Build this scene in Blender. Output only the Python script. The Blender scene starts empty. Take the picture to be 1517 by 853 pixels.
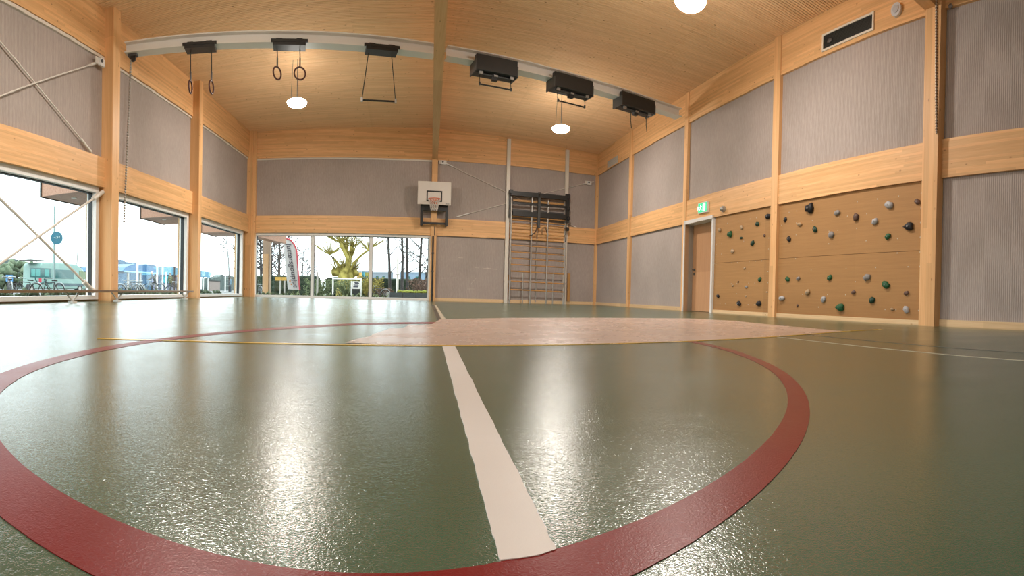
import bpy, bmesh, math, random
import numpy as np
from mathutils import Matrix, Vector
SC = bpy.context.scene
COL = SC.collection
random.seed(7)
# ------------------------------------------------------------------ camera (wide cylindrical lens close to the floor)
F, ASP, MX, MY = 771.2322, 1.08707, 0.0000, 18.5391
YAW, PIT, ROL = -0.208449, -0.010527, -0.025188
CAMZ = 0.2828
def rot(y, p, r):
    Ry = np.array([[math.cos(y), -math.sin(y), 0], [math.sin(y), math.cos(y), 0], [0, 0, 1]])
    Rp = np.array([[1, 0, 0], [0, math.cos(p), -math.sin(p)], [0, math.sin(p), math.cos(p)]])
    Rr = np.array([[math.cos(r), 0, math.sin(r)], [0, 1, 0], [-math.sin(r), 0, math.cos(r)]])
    return Ry @ Rp @ Rr
RC = rot(YAW, PIT, ROL)
O = np.array([0, 0, CAMZ])
cd = bpy.data.cameras.new('camera'); cam = bpy.data.objects.new('camera', cd); COL.objects.link(cam); SC.camera = cam
cd.type = 'PANO'; cd.panorama_type = 'CENTRAL_CYLINDRICAL'
cd.central_cylindrical_range_u_min = -758.5 / F; cd.central_cylindrical_range_u_max = 758.5 / F
cd.central_cylindrical_range_v_min = (426.5 + MY - 853) / (F * ASP); cd.central_cylindrical_range_v_max = (426.5 + MY) / (F * ASP)
cd.central_cylindrical_radius = 1
M = np.eye(4); M[:3, 0] = RC[:, 0]; M[:3, 1] = RC[:, 2]; M[:3, 2] = -RC[:, 1]; M[:3, 3] = O
cam.matrix_world = Matrix(M.tolist())
# ------------------------------------------------------------------ sky and exposure
W = bpy.data.worlds.new('sky'); SC.world = W; W.use_nodes = True
bg = W.node_tree.nodes['Background']; bg.inputs[0].default_value = (0.93, 0.97, 1.0, 1); bg.inputs[1].default_value = 2.25
SC.view_settings.view_transform = 'Standard'; SC.view_settings.look = 'None'; SC.view_settings.gamma = 1
SC.view_settings.use_curve_mapping = False; SC.view_settings.exposure = 1.0
LAMP = 165.0          # radiance of each pendant globe
LAMPCOL = (1.0, 0.94, 0.86)
# ------------------------------------------------------------------ room dimensions (metres)
D, LW, RW = 18.6853, 6.0379, 7.1883
SB, SL, SR, Y12 = 0.0541623, 0.0362598, 0.0180081, 8.64
Z3, Z2, Z1 = 2.16, 2.7225, 4.6398
ZL, ZM, ZR = 5.52, 5.68, 5.40     # ceiling at left wall, under the ridge beam, at right wall
YF = -6.0                          # wall behind the camera
def plane(w, off=0.0):
    if w == 'B': n = np.array([SB, -1, 0.]); c = -D
    elif w == 'L': n = np.array([1, -SL, 0.]); c = -LW - SL * Y12
    elif w == 'R': n = np.array([-1, SR, 0.]); c = -(RW - SR * Y12)
    else: n = np.array([0, 0, 1.]); c = 0.
    k = np.linalg.norm(n); return n / k, c / k + off
def ray(x, y):
    lam = (x - 758.5 - MX) / F; t = (426.5 + MY - y) / (F * ASP)
    v = RC @ np.array([math.sin(lam), math.cos(lam), t]); return v / np.linalg.norm(v)
def hit(x, y, w, off=0.):
    n, c = plane(w, off); v = ray(x, y); return O + v * ((c - n @ O) / (n @ v))
def aty(x, y, Y): v = ray(x, y); return O + v * (Y / v[1])
def atx(x, y, X): v = ray(x, y); return O + v * (X / v[0])
def atz(x, y, Z): v = ray(x, y); return O + v * ((Z - CAMZ) / v[2])
def S(x, y, w, off=0.):
    p = hit(x, y, w, off); n, c = plane(w)
    p = p - n * off
    return (p[0] if w == 'B' else p[1]), p[2]
def wp(w, s, z, off=0.):
    n, c = plane(w)
    if w == 'B': p = np.array([s, D + SB * s, z])
    elif w == 'L': p = np.array([-LW + SL * (s - Y12), s, z])
    else: p = np.array([RW + SR * (s - Y12), s, z])
    return p + n * off
def corner(sgn):
    k, b = (SR, RW - Y12 * SR) if sgn > 0 else (SL, -LW - Y12 * SL)
    y = (D + SB * b) / (1 - SB * k); return b + k * y, y
CR, CLF = corner(1), corner(-1)
# ------------------------------------------------------------------ mesh builder
class MB:
    def __init__(s): s.v = []; s.f = []; s.sm = []
    def add(s, vs, fs, smooth=False):
        b = len(s.v); s.v += [tuple(map(float, v)) for v in vs]
        s.f += [tuple(b + i for i in f) for f in fs]; s.sm += [smooth] * len(fs); return s
    def hexa(s, c):   # 8 corners: bottom loop then top loop
        return s.add(c, [(3, 2, 1, 0), (4, 5, 6, 7), (0, 1, 5, 4), (1, 2, 6, 5), (2, 3, 7, 6), (3, 0, 4, 7)])
    def box(s, x0, x1, y0, y1, z0, z1):
        return s.hexa([(x0, y0, z0), (x1, y0, z0), (x1, y1, z0), (x0, y1, z0), (x0, y0, z1), (x1, y0, z1), (x1, y1, z1), (x0, y1, z1)])
    def wbox(s, w, s0, s1, z0, z1, o0, o1):
        return s.hexa([wp(w, s0, z0, o0), wp(w, s1, z0, o0), wp(w, s1, z0, o1), wp(w, s0, z0, o1), wp(w, s0, z1, o0), wp(w, s1, z1, o0), wp(w, s1, z1, o1), wp(w, s0, z1, o1)])
    def bar(s, p, q, w, h, up=(0, 0, 1)):
        p = Vector(p); q = Vector(q); d = (q - p).normalized(); up = Vector(up)
        if abs(d.dot(up)) > .98: up = Vector((1, 0, 0))
        sx = d.cross(up).normalized() * w / 2; uy = sx.cross(d).normalized() * h / 2
        return s.hexa([p - sx - uy, p + sx - uy, p + sx + uy, p - sx + uy, q - sx - uy, q + sx - uy, q + sx + uy, q - sx + uy])
    def tube(s, pts, r, n=8, closed=False):
        pts = [Vector(p) for p in pts]; m = len(pts); rs = r if isinstance(r, (list, tuple)) else [r] * m
        vs = []; fr = None
        for i, p in enumerate(pts):
            a = pts[(i - 1) % m] if (closed or i > 0) else p; b = pts[(i + 1) % m] if (closed or i < m - 1) else p
            t = (b - a).normalized()
            if fr is None:
                u = Vector((0, 0, 1)) if abs(t.z) < .9 else Vector((1, 0, 0)); fr = t.cross(u).normalized()
            else: fr = (fr - t * fr.dot(t)).normalized()
            g = t.cross(fr)
            for k in range(n):
                an = 2 * math.pi * k / n; vs.append(p + (fr * math.cos(an) + g * math.sin(an)) * rs[i])
        fs = []
        for i in range(m if closed else m - 1):
            j = (i + 1) % m
            for k in range(n): fs.append((i * n + k, i * n + (k + 1) % n, j * n + (k + 1) % n, j * n + k))
        s.add(vs, fs, True)
        if not closed: s.add([vs[k] for k in range(n)], [tuple(reversed(range(n)))]); s.add(vs[-n:], [tuple(range(n))])
        return s
    def prism(s, poly, n):
        poly = [Vector(p) for p in poly]; n = Vector(n); m = len(poly)
        return s.add(poly + [p + n for p in poly], [tuple(reversed(range(m))), tuple(range(m, 2 * m))] + [(i, (i + 1) % m, m + (i + 1) % m, m + i) for i in range(m)])
    def disc(s, c, nrm, r, th, n=20):
        nrm = Vector(nrm).normalized(); u = nrm.cross(Vector((0, 0, 1)) if abs(nrm.z) < .9 else Vector((1, 0, 0))).normalized(); v = nrm.cross(u)
        return s.prism([Vector(c) + (u * math.cos(a) + v * math.sin(a)) * r for a in [2 * math.pi * k / n for k in range(n)]], nrm * th)
    def lathe(s, c, prof, n=20):  # prof: (r, z)
        vs = [(c[0] + r * math.cos(2 * math.pi * k / n), c[1] + r * math.sin(2 * math.pi * k / n), c[2] + z) for r, z in prof for k in range(n)]
        return s.add(vs, [(i * n + k, i * n + (k + 1) % n, (i + 1) * n + (k + 1) % n, (i + 1) * n + k) for i in range(len(prof) - 1) for k in range(n)], True)
    def blob(s, c, r, seed=0, rough=.25, sub=2, sq=(1, 1, 1)):
        bm = bmesh.new(); bmesh.ops.create_icosphere(bm, subdivisions=sub, radius=1); rnd = random.Random(seed)
        ph = [rnd.uniform(0, 6) for _ in range(6)]; fq = [rnd.uniform(1.5, 3.5) for _ in range(6)]
        vs = []
        for v in bm.verts:
            x, y, z = v.co; k = 1 + rough * (math.sin(fq[0] * x + ph[0]) * math.sin(fq[1] * y + ph[1]) + .6 * math.sin(fq[2] * z + ph[2] + fq[3] * x))
            vs.append((c[0] + x * k * r * sq[0], c[1] + y * k * r * sq[1], c[2] + z * k * r * sq[2]))
        fs = [tuple(v.index for v in f.verts) for f in bm.faces]; bm.free(); return s.add(vs, fs, True)
    def mesh(s, name, mat, org=(0, 0, 0), bevel=0):
        me = bpy.data.meshes.new(name); o = Vector(org)
        me.from_pydata([tuple(Vector(v) - o) for v in s.v], [], s.f); me.update()
        me.polygons.foreach_set('use_smooth', s.sm)
        bm = bmesh.new(); bm.from_mesh(me); bmesh.ops.recalc_face_normals(bm, faces=bm.faces); bm.to_mesh(me); bm.free()
        if mat: me.materials.append(mat)
        return me
def root_of(o):
    while o.parent: o = o.parent
    return o
def tag(o, label=None, cat=None, group=None, kind=None):
    if label: o['label'] = label
    if cat: o['category'] = cat
    if group: o['group'] = group
    if kind: o['kind'] = kind
    return o
def empty(name, loc, label=None, cat=None, group=None, kind=None):
    o = bpy.data.objects.new(name, None); COL.objects.link(o); o.location = tuple(map(float, loc)); o.empty_display_size = .1
    return tag(o, label, cat, group, kind)
def part(name, mb, mat, parent=None, label=None, bev=0):
    """a mesh object in world coordinates; under a parent it moves with it"""
    if parent is not None: org = Vector(root_of(parent).location)
    else:
        n = len(mb.v); org = Vector((sum(v[0] for v in mb.v) / n, sum(v[1] for v in mb.v) / n, min(v[2] for v in mb.v)))
    o = bpy.data.objects.new(name, mb.mesh(name, mat, org)); COL.objects.link(o)
    if parent is not None: o.parent = parent
    else: o.location = org
    if bev:
        m = o.modifiers.new('bevel', 'BEVEL'); m.width = bev; m.segments = 2; m.limit_method = 'ANGLE'
    if label: o['label'] = label
    return o
def struct(name, mb, mat, parent=None):
    o = bpy.data.objects.new(name, mb.mesh(name, mat)); COL.objects.link(o)
    if parent is not None: o.parent = parent
    else: o['kind'] = 'structure'
    return o
def copy_tree(o, parent=None):
    c = o.copy(); COL.objects.link(c); c.parent = parent
    for ch in list(o.children): copy_tree(ch, c)
    return c
# ------------------------------------------------------------------ materials
def mat(name, col, rough=.5, metal=0., spec=.5, emit=None, es=1., alpha=None):
    m = bpy.data.materials.new(name); m.use_nodes = True; b = m.node_tree.nodes['Principled BSDF']
    b.inputs['Base Color'].default_value = (*col, 1); b.inputs['Roughness'].default_value = rough; b.inputs['Metallic'].default_value = metal
    b.inputs['Specular IOR Level'].default_value = spec
    if emit: b.inputs['Emission Color'].default_value = (*emit, 1); b.inputs['Emission Strength'].default_value = es
    return m
def nd(nt, t, **kw):
    n = nt.nodes.new(t)
    for k, v in kw.items():
        if k in n.inputs.keys(): n.inputs[k].default_value = v
        else: setattr(n, k, v)
    return n
def ramp(nt, fac, stops):
    r = nt.nodes.new('ShaderNodeValToRGB'); e = r.color_ramp.elements
    while len(e) < len(stops): e.new(.5)
    for x, (p, c) in zip(e, stops): x.position = p; x.color = (*c, 1)
    nt.links.new(fac, r.inputs[0]); return r.outputs[0]
def mixc(nt, a, b, f, mode='MIX'):
    m = nt.nodes.new('ShaderNodeMix'); m.data_type = 'RGBA'; m.blend_type = mode
    for sock, val in ((m.inputs[6], a), (m.inputs[7], b), (m.inputs[0], f)):
        if hasattr(val, 'is_linked') or hasattr(val, 'links'): nt.links.new(val, sock)
        else: sock.default_value = val if isinstance(val, float) else (*val, 1)
    return m.outputs[2]
def math_(nt, op, a, b=0.):
    m = nt.nodes.new('ShaderNodeMath'); m.operation = op
    for s, v in ((m.inputs[0], a), (m.inputs[1], b)):
        if hasattr(v, 'links'): nt.links.new(v, s)
        else: s.default_value = v
    return m.outputs[0]
def wood(name, axis, c0, c1, lam=.04, rough=.45, knots=.5, lamaxis=None, vary=1.):
    """spruce laminated timber: grain along axis, lamella lines across lamaxis"""
    m = mat(name, c0, rough, spec=.12 if rough > .7 else .3); nt = m.node_tree; b = nt.nodes['Principled BSDF']
    tc = nd(nt, 'ShaderNodeNewGeometry').outputs['Position']
    sc = [22., 22., 22.]; sc['xyz'.index(axis)] = .8
    mp = nd(nt, 'ShaderNodeMapping'); mp.inputs['Scale'].default_value = sc; nt.links.new(tc, mp.inputs['Vector'])
    n1 = nd(nt, 'ShaderNodeTexNoise', Scale=1.6, Detail=5., Roughness=.6); nt.links.new(mp.outputs[0], n1.inputs['Vector'])
    col = ramp(nt, n1.outputs[0], [(.3, c0), (.7, c1)])
    sp = nd(nt, 'ShaderNodeSeparateXYZ'); nt.links.new(tc, sp.inputs[0])
    la = lamaxis or ('z' if axis != 'z' else 'y')
    q = math_(nt, 'DIVIDE', sp.outputs['xyz'.index(la)], lam); fl = math_(nt, 'FLOOR', q); fr = math_(nt, 'FRACT', q)
    # board pieces along the grain, jointed at random places
    wn0 = nd(nt, 'ShaderNodeTexWhiteNoise'); wn0.noise_dimensions = '1D'; nt.links.new(fl, wn0.inputs['W'])
    al = math_(nt, 'FLOOR', math_(nt, 'DIVIDE', math_(nt, 'ADD', sp.outputs['xyz'.index(axis)], math_(nt, 'MULTIPLY', wn0.outputs[0], 3.)), 2.6))
    wn = nd(nt, 'ShaderNodeTexWhiteNoise'); wn.noise_dimensions = '2D'; cb = nd(nt, 'ShaderNodeCombineXYZ')
    nt.links.new(fl, cb.inputs[0]); nt.links.new(al, cb.inputs[1]); nt.links.new(cb.outputs[0], wn.inputs['Vector'])
    tone = ramp(nt, wn.outputs[0], [(0., (1 - .14 * vary, 1 - .155 * vary, 1 - .175 * vary)), (1., (1 + .06 * vary,) * 3)])
    col = mixc(nt, col, tone, 1.0, 'MULTIPLY')
    ln = ramp(nt, fr, [(.0, (.72, .65, .58)), (.06, (1, 1, 1)), (.95, (1, 1, 1))])
    col = mixc(nt, col, ln, .55, 'MULTIPLY')
    sk = [7., 7., 7.]; sk['xyz'.index(axis)] = 3.6
    mk = nd(nt, 'ShaderNodeMapping'); mk.inputs['Scale'].default_value = sk; nt.links.new(tc, mk.inputs['Vector'])
    vo = nd(nt, 'ShaderNodeTexVoronoi', Scale=1.0); vo.inputs['Randomness'].default_value = 1; nt.links.new(mk.outputs[0], vo.inputs['Vector'])
    kn = ramp(nt, vo.outputs['Distance'], [(.04, (.16, .07, .03)), (.075, (.62, .45, .33)), (.11, (1, 1, 1))])
    col = mixc(nt, col, kn, knots, 'MULTIPLY')
    nt.links.new(col, b.inputs['Base Color'])
    bp = nd(nt, 'ShaderNodeBump', Strength=.06, Distance=.01); nt.links.new(n1.outputs[0], bp.inputs['Height']); nt.links.new(bp.outputs[0], b.inputs['Normal'])
    return m
SPR0, SPR1 = (.77, .43, .19), (.87, .53, .26)
m_woodx = wood('spruce beam along x', 'x', SPR0, SPR1)
m_woody = wood('spruce beam along y', 'y', SPR0, SPR1)
m_woodz = wood('spruce post', 'z', SPR0, SPR1, lam=.09)
m_slat = wood('spruce ceiling slats', 'x', (.89, .56, .30), (.97, .67, .40), lam=.062, lamaxis='y', knots=.6, rough=.8, vary=.55)
m_base = wood('pale spruce skirting', 'y', (.72, .50, .28), (.85, .63, .38), lam=.4)
m_groove = mat('ceiling groove backing', (.20, .10, .04), .9)
def panel_mat():
    m = mat('grey ribbed acoustic panel', (.33, .29, .26), .95, spec=.1); nt = m.node_tree; b = nt.nodes['Principled BSDF']
    tc = nd(nt, 'ShaderNodeNewGeometry').outputs['Position']; sp = nd(nt, 'ShaderNodeSeparateXYZ'); nt.links.new(tc, sp.inputs[0])
    along = math_(nt, 'ADD', sp.outputs[0], sp.outputs[1])
    rib = math_(nt, 'SINE', math_(nt, 'MULTIPLY', along, 2 * math.pi / .035))
    mp = nd(nt, 'ShaderNodeMapping'); mp.inputs['Scale'].default_value = (60, 60, 9); nt.links.new(tc, mp.inputs['Vector'])
    n = nd(nt, 'ShaderNodeTexNoise', Scale=1., Detail=3.); nt.links.new(mp.outputs[0], n.inputs['Vector'])
    col = ramp(nt, n.outputs[0], [(.3, (.43, .365, .333)), (.7, (.50, .432, .398))])
    rc = ramp(nt, rib, [(.0, (.74, .74, .74)), (.5, (1, 1, 1))]); col = mixc(nt, col, rc, .6, 'MULTIPLY')
    n2 = nd(nt, 'ShaderNodeTexNoise', Scale=.7, Detail=2.); nt.links.new(tc, n2.inputs['Vector'])
    t2 = ramp(nt, n2.outputs[0], [(.35, (.93, .93, .92)), (.65, (1.04, 1.03, 1.03))]); col = mixc(nt, col, t2, 1., 'MULTIPLY')
    nt.links.new(col, b.inputs['Base Color'])
    h = math_(nt, 'ADD', math_(nt, 'MULTIPLY', rib, .5), n.outputs[0])
    bp = nd(nt, 'ShaderNodeBump', Strength=.35, Distance=.006); nt.links.new(h, bp.inputs['Height']); nt.links.new(bp.outputs[0], b.inputs['Normal'])
    return m
m_panel = panel_mat()
def floor_mat(name, c0, c1, rough, bump=.22, spec=.5):
    m = mat(name, c0, rough, spec=spec); nt = m.node_tree; b = nt.nodes['Principled BSDF']
    tc = nd(nt, 'ShaderNodeNewGeometry').outputs['Position']
    n = nd(nt, 'ShaderNodeTexNoise', Scale=1.3, Detail=6., Roughness=.65); nt.links.new(tc, n.inputs['Vector'])
    col = ramp(nt, n.outputs[0], [(.3, c0), (.7, c1)]); nt.links.new(col, b.inputs['Base Color'])
    v = nd(nt, 'ShaderNodeTexNoise', Scale=170., Detail=1.5, Distortion=1.5); nt.links.new(tc, v.inputs['Vector'])
    v2 = nd(nt, 'ShaderNodeTexNoise', Scale=30., Detail=1.); nt.links.new(tc, v2.inputs['Vector'])
    h = math_(nt, 'ADD', v.outputs[0], math_(nt, 'MULTIPLY', v2.outputs[0], .25))
    bp = nd(nt, 'ShaderNodeBump', Strength=bump, Distance=.0025); nt.links.new(h, bp.inputs['Height']); nt.links.new(bp.outputs[0], b.inputs['Normal'])
    rr = ramp(nt, n.outputs[0], [(.3, (rough * .8,) * 3), (.7, (rough * 1.2,) * 3)]); nt.links.new(rr, b.inputs['Roughness'])
    return m
m_floor = floor_mat('green sports floor', (.048, .093, .053), (.060, .110, .065), .205, bump=.24, spec=.95)
m_red = floor_mat('dark red floor paint', (.16, .003, .002), (.20, .005, .003), .34, bump=.17, spec=.2)
m_whiteline = floor_mat('off white floor paint', (.62, .57, .53), (.70, .65, .61), .4, .15, .4)
m_thinline = floor_mat('pale line paint', (.50, .44, .34), (.58, .52, .4), .25, .2)
m_yellow = floor_mat('yellow line paint', (.55, .33, .04), (.65, .4, .06), .25, .2)
m_beige = floor_mat('beige floor zone paint', (.475, .355, .295), (.495, .368, .305), .27, .15)
m_dark = floor_mat('dark line paint', (.03, .03, .025), (.04, .04, .03), .3, .2)
m_white = mat('white lacquered frame', (.78, .77, .75), .4)
m_whitewarm = mat('cream lacquered steel', (.72, .66, .58), .4)
m_black = mat('black steel', (.018, .018, .017), .45)
m_blackfr = mat('black gasket', (.012, .016, .017), .5)
m_dgrey = mat('dark grey steel', (.06, .06, .058), .5)
m_grey = mat('galvanised steel', (.42, .40, .37), .4, .6)
m_steel = mat('white painted steel beam', (.82, .79, .74), .4)
m_rod = mat('pale painted rod', (.70, .66, .60), .45)
m_rope = mat('dark rope', (.05, .04, .03), .9)
m_ring = mat('reddish brown ring', (.10, .03, .02), .5)
m_bolt = mat('steel bolt', (.3, .3, .3), .35, .8)
m_board = mat('white backboard', (.72, .66, .60), .4)
m_orange = mat('orange rim', (.65, .17, .09), .45)
m_net = mat('white net cord', (.75, .68, .62), .8)
m_rung = mat('beech rung', (.52, .27, .09), .5)
m_door = wood('beech door leaf', 'z', (.50, .27, .14), (.58, .33, .18), lam=2., knots=0., rough=.4)
m_ply = wood('tan climbing board', 'y', (.40, .215, .085), (.46, .25, .10), lam=9., knots=0., rough=.6)
m_shade = mat('opal shade with added glow', (.85, .83, .80), .5, emit=LAMPCOL, es=LAMP * .06)  # weak glow added to the lamp cap to lift the ceiling
m_glow = mat('glowing opal globe', (.9, .9, .9), .5, emit=LAMPCOL, es=LAMP)
m_wallback = mat('plywood sheathing', (.45, .28, .12), .8)
def glass_mat():
    m = bpy.data.materials.new('clear glass'); m.use_nodes = True; nt = m.node_tree; nt.nodes.clear()
    o = nd(nt, 'ShaderNodeOutputMaterial'); mx = nd(nt, 'ShaderNodeMixShader'); t = nd(nt, 'ShaderNodeBsdfTransparent'); g = nd(nt, 'ShaderNodeBsdfGlossy', Roughness=.02)
    t.inputs[0].default_value = (.93, .975, .97, 1); lw = nd(nt, 'ShaderNodeLayerWeight', Blend=.5); pw = math_(nt, 'MULTIPLY', math_(nt, 'POWER', lw.outputs['Facing'], 5.), .5); pw = math_(nt, 'ADD', pw, .03)
    nt.links.new(pw, mx.inputs[0]); nt.links.new(t.outputs[0], mx.inputs[1]); nt.links.new(g.outputs[0], mx.inputs[2]); nt.links.new(mx.outputs[0], o.inputs[0]); return m
m_glass = glass_mat()

# ================================================================== ROOM SHELL
struct('floor', MB().hexa([(-7, YF - .3, -.2), (8, YF - .3, -.2), (8, D + .8, -.2), (-7, D + .05, -.2), (-7, YF - .3, 0), (8, YF - .3, 0), (8, D + .8, 0), (-7, D - .1, 0)]) if False else
       MB().prism([wp('L', YF, 0, -.3), wp('R', YF, 0, -.3), (CR[0] + .3, CR[1] + .3, 0), (CLF[0] - .3, CLF[1] + .25, 0)], (0, 0, -.2)), m_floor)
floor = bpy.data.objects['floor']
XM = 1.0
def ridge(y): return .51 + (y - 8.5) * .0505          # centre line of the long ridge beam
ceil = MB()
def ceil_pts(y, w=.0): return wp('L', y, ZL), (ridge(y), y, ZM), wp('R', y, ZR)
ys = [YF, 6, CR[1] + .2]
a = [ceil_pts(y) for y in ys]
for i in range(2):
    for j in range(2):
        p, q, r, t = a[i][j], a[i][j + 1], a[i + 1][j + 1], a[i + 1][j]
        ceil.hexa([(*x[:2], x[2] + .025) for x in (p, q, r, t)] + [(*x[:2], x[2] + .2) for x in (p, q, r, t)])
ceiling = struct('ceiling', ceil, m_groove)
sl = MB(); y = YF + .02; pit = .062
while y < CR[1]:
    (lx, _, lz), (mx, _, mz), (rx, _, rz) = ceil_pts(y)
    for (x0, z0, x1, z1) in ((lx, lz, mx, mz), (mx, mz, rx, rz)):
        dy = SB * .0
        sl.hexa([(x0, y + SB * x0 * .5, z0), (x1, y + SB * x1 * .5, z1), (x1, y + .047 + SB * x1 * .5, z1), (x0, y + .047 + SB * x0 * .5, z0),
                 (x0, y + SB * x0 * .5, z0 + .028), (x1, y + SB * x1 * .5, z1 + .028), (x1, y + .047 + SB * x1 * .5, z1 + .028), (x0, y + .047 + SB * x0 * .5, z0 + .028)])
    y += pit
struct('ceiling_slats', sl, m_slat, ceiling)['kind'] = 'stuff'
ZT = 5.8
# ---- back wall
BW0, BW1 = -5.46, 0.95
xl, xr = CLF[0], CR[0]
wb = MB().wbox('B', xl - .3, xr + .3, Z3, ZT, -.3, -.02).wbox('B', BW1, xr + .3, 0, Z3, -.3, -.02).wbox('B', xl - .3, BW0, 0, Z3, -.3, -.02)
wall_back = struct('wall_back', wb, m_wallback)
def panel(w, s0, s1, z0, z1, parent, o=.02): struct('acoustic_panel', MB().wbox(w, s0, s1, z0, z1, -.02, o), m_panel, parent)
def beam(w, s0, s1, z0, z1, parent, o=.08, m=None): struct('beam', MB().wbox(w, s0, s1, z0, z1, -.02, o), m or (m_woodx if w == 'B' else m_woody), parent)
def post(w, s0, s1, z0, z1, parent, o): struct('post', MB().wbox(w, s0, s1, z0, z1, -.02, o), m_woodz, parent)
BP0, BP1 = .92, 1.12
panel('B', xl, BP0, Z2, Z1, wall_back); panel('B', BP1, 4.0, Z2, Z1, wall_back); panel('B', 4.0, xr, Z2, Z1, wall_back)
panel('B', BP1, 3.9, .1, Z3, wall_back); panel('B', 3.9, xr, .1, Z3, wall_back)
beam('B', xl, BP0, Z1, ZT, wall_back); beam('B', BP1, xr, Z1, ZT, wall_back)
beam('B', xl, BP0, Z3, Z2, wall_back, .1); beam('B', BP1, xr, Z3, Z2, wall_back, .1)
post('B', BP0, BP1, 0, ZM, wall_back, .16)
post('B', xr - .13, xr, 0, ZT, wall_back, .11); post('B', xl, xl + .3, 0, ZT, wall_back, .2)
b0 = struct('baseboard_back', MB().wbox('B', BP1, xr - .13, 0, .1, -.02, .04), m_base)
struct('trim_1', MB().wbox('B', xl + .3, BP0, Z1 - .05, Z1 - .005, .02, .05), m_whitewarm)
# ---- right wall
yr = CR[1]
ds0, ds1 = 10.70, 11.98
wr = MB().wbox('R', YF - .3, yr + .3, Z3, ZT, -.3, -.02).wbox('R', YF - .3, ds0, 0, Z3, -.3, -.02).wbox('R', ds1, yr + .3, 0, Z3, -.3, -.02).wbox('R', ds0, ds1, 0, Z3, -.3, -.24)
wall_right = struct('wall_right', wr, m_wallback)
p4 = (4.245, S(1366, 250, 'R', .2)[0]); p3 = (8.19, 8.40); p2 = (11.98, 12.15); p1 = (15.66, 15.86)
p5 = (.4, .7); p6 = (-3.4, -3.1)
for p, o in ((p1, .1), (p2, .1), (p3, .1), (p4, .2), (p5, .2), (p6, .2)): post('R', p[0], p[1], 0, ZR + .02, wall_right, o)
edges = [YF] + [v for p in (p6, p5, p4, p3, p2, p1) for v in p] + [yr - .02]
for i in range(0, len(edges), 2):
    s0, s1 = edges[i], edges[i + 1]
    panel('R', s0, s1, Z2, Z1, wall_right)
    beam('R', s0, s1, Z1, ZT, wall_right, .075); beam('R', s0, s1, Z3, Z2, wall_right, .075)
    if i in (0, 2, 4) or s0 > 12: panel('R', s0, s1, .1, Z3, wall_right)
post('R', yr - .1, yr, 0, ZT, wall_right, .1)
struct('baseboard_right', MB().wbox('R', YF, p4[0], 0, .1, -.02, .05).wbox('R', p4[1], p3[0], 0, .075, -.02, .05).wbox('R', p3[1], ds0 - .07, 0, .075, -.02, .05).wbox('R', p2[1], p1[0], 0, .1, -.02, .05).wbox('R', p1[1], yr - .1, 0, .1, -.02, .05), m_base)
# ---- left wall
yl = CLF[1]
A = (9.10, 9.36); B_ = (13.33, 13.53)
lw_ranges = [(YF + .3, -3.75), (-3.45, .35), (.65, 4.70), (4.98, 9.02), (9.44, 13.27), (13.59, 17.75)]
wl = MB().wbox('L', YF - .3, yl + .3, Z3, ZT, -.3, -.02)
pr = YF - .3
for s0, s1 in lw_ranges: wl.wbox('L', pr, s0, 0, Z3, -.3, -.02); wl.wbox('L', s0, s1, -.2, .03, -.3, -.02); pr = s1
wl.wbox('L', pr, yl + .3, 0, Z3, -.3, -.02)
wall_left = struct('wall_left', wl, m_wallback)
lposts = [(-3.75, -3.48), (.38, .63), (4.72, 4.96), A, B_]
edges = [YF] + [v for p in lposts for v in p] + [yl - .02]
for p in lposts: post('L', p[0], p[1], 0, ZL + .02, wall_left, .3)
for i in range(0, len(edges), 2):
    s0, s1 = edges[i], edges[i + 1]
    panel('L', s0, s1, Z2, Z1, wall_left); beam('L', s0, s1, Z1, ZT, wall_left, .09); beam('L', s0, s1, Z3, Z2, wall_left, .11)
post('L', yl - .28, yl, 0, ZT, wall_left, .22)
struct('trim_2', MB().wbox('L', 4.96, A[0], Z1 - .06, Z1 - .005, .02, .07).wbox('L', A[1], B_[0], Z1 - .05, Z1 - .005, .02, .05).wbox('L', B_[1], yl - .28, Z1 - .05, Z1 - .005, .02, .05), m_whitewarm)
# ---- front wall behind the camera
wf = MB().hexa([wp('L', YF, 0, -.3) + np.array([0, -.3, 0]), wp('R', YF, 0, -.3) + np.array([0, -.3, 0]), wp('R', YF, 0, -.3), wp('L', YF, 0, -.3)] + [wp('L', YF, ZT, -.3) + np.array([0, -.3, 0]), wp('R', YF, ZT, -.3) + np.array([0, -.3, 0]), wp('R', YF, ZT, -.3), wp('L', YF, ZT, -.3)])
struct('wall_front', wf, m_panel)
# ---- windows
def window(n, w, s0, s1, z0, z1, mull=(), fr=.085, sill=True):
    f = MB(); o0, o1 = -.2, .03
    f.wbox(w, s0, s1, z1 - fr, z1, o0, o1).wbox(w, s0, s1, z0, z0 + .075, o0, o1).wbox(w, s0, s0 + fr, z0 + .075, z1 - fr, o0, o1).wbox(w, s1 - fr, s1, z0 + .075, z1 - fr, o0, o1)
    e = empty('window_%d' % n, wp(w, (s0 + s1) / 2, z0), kind='structure')
    part('window_frame', f, m_white, e)
    xs = [s0 + fr] + list(mull) + [s1 - fr]
    for k in mull: part('mullion', MB().wbox(w, k - .055, k + .055, z0 + .075, z1 - fr, -.17, -.03), m_white, e)
    for i in range(len(xs) - 1):
        a0 = xs[i] + (.055 if i > 0 else 0); a1 = xs[i + 1] - (.055 if i < len(xs) - 2 else 0); g = .016; zz0 = z0 + .075; zz1 = z1 - fr
        part('gasket', MB().wbox(w, a0, a0 + g, zz0, zz1, -.15, -.06).wbox(w, a1 - g, a1, zz0, zz1, -.15, -.06).wbox(w, a0 + g, a1 - g, zz1 - g, zz1, -.15, -.06), m_blackfr, e)
        part('pane', MB().wbox(w, a0 + g, a1 - g, zz0, zz1 - g, -.115, -.105), m_glass, e)
    return e
window(1, 'B', BW0, BW1, .0, Z3, (-3.30, -1.20))
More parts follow.
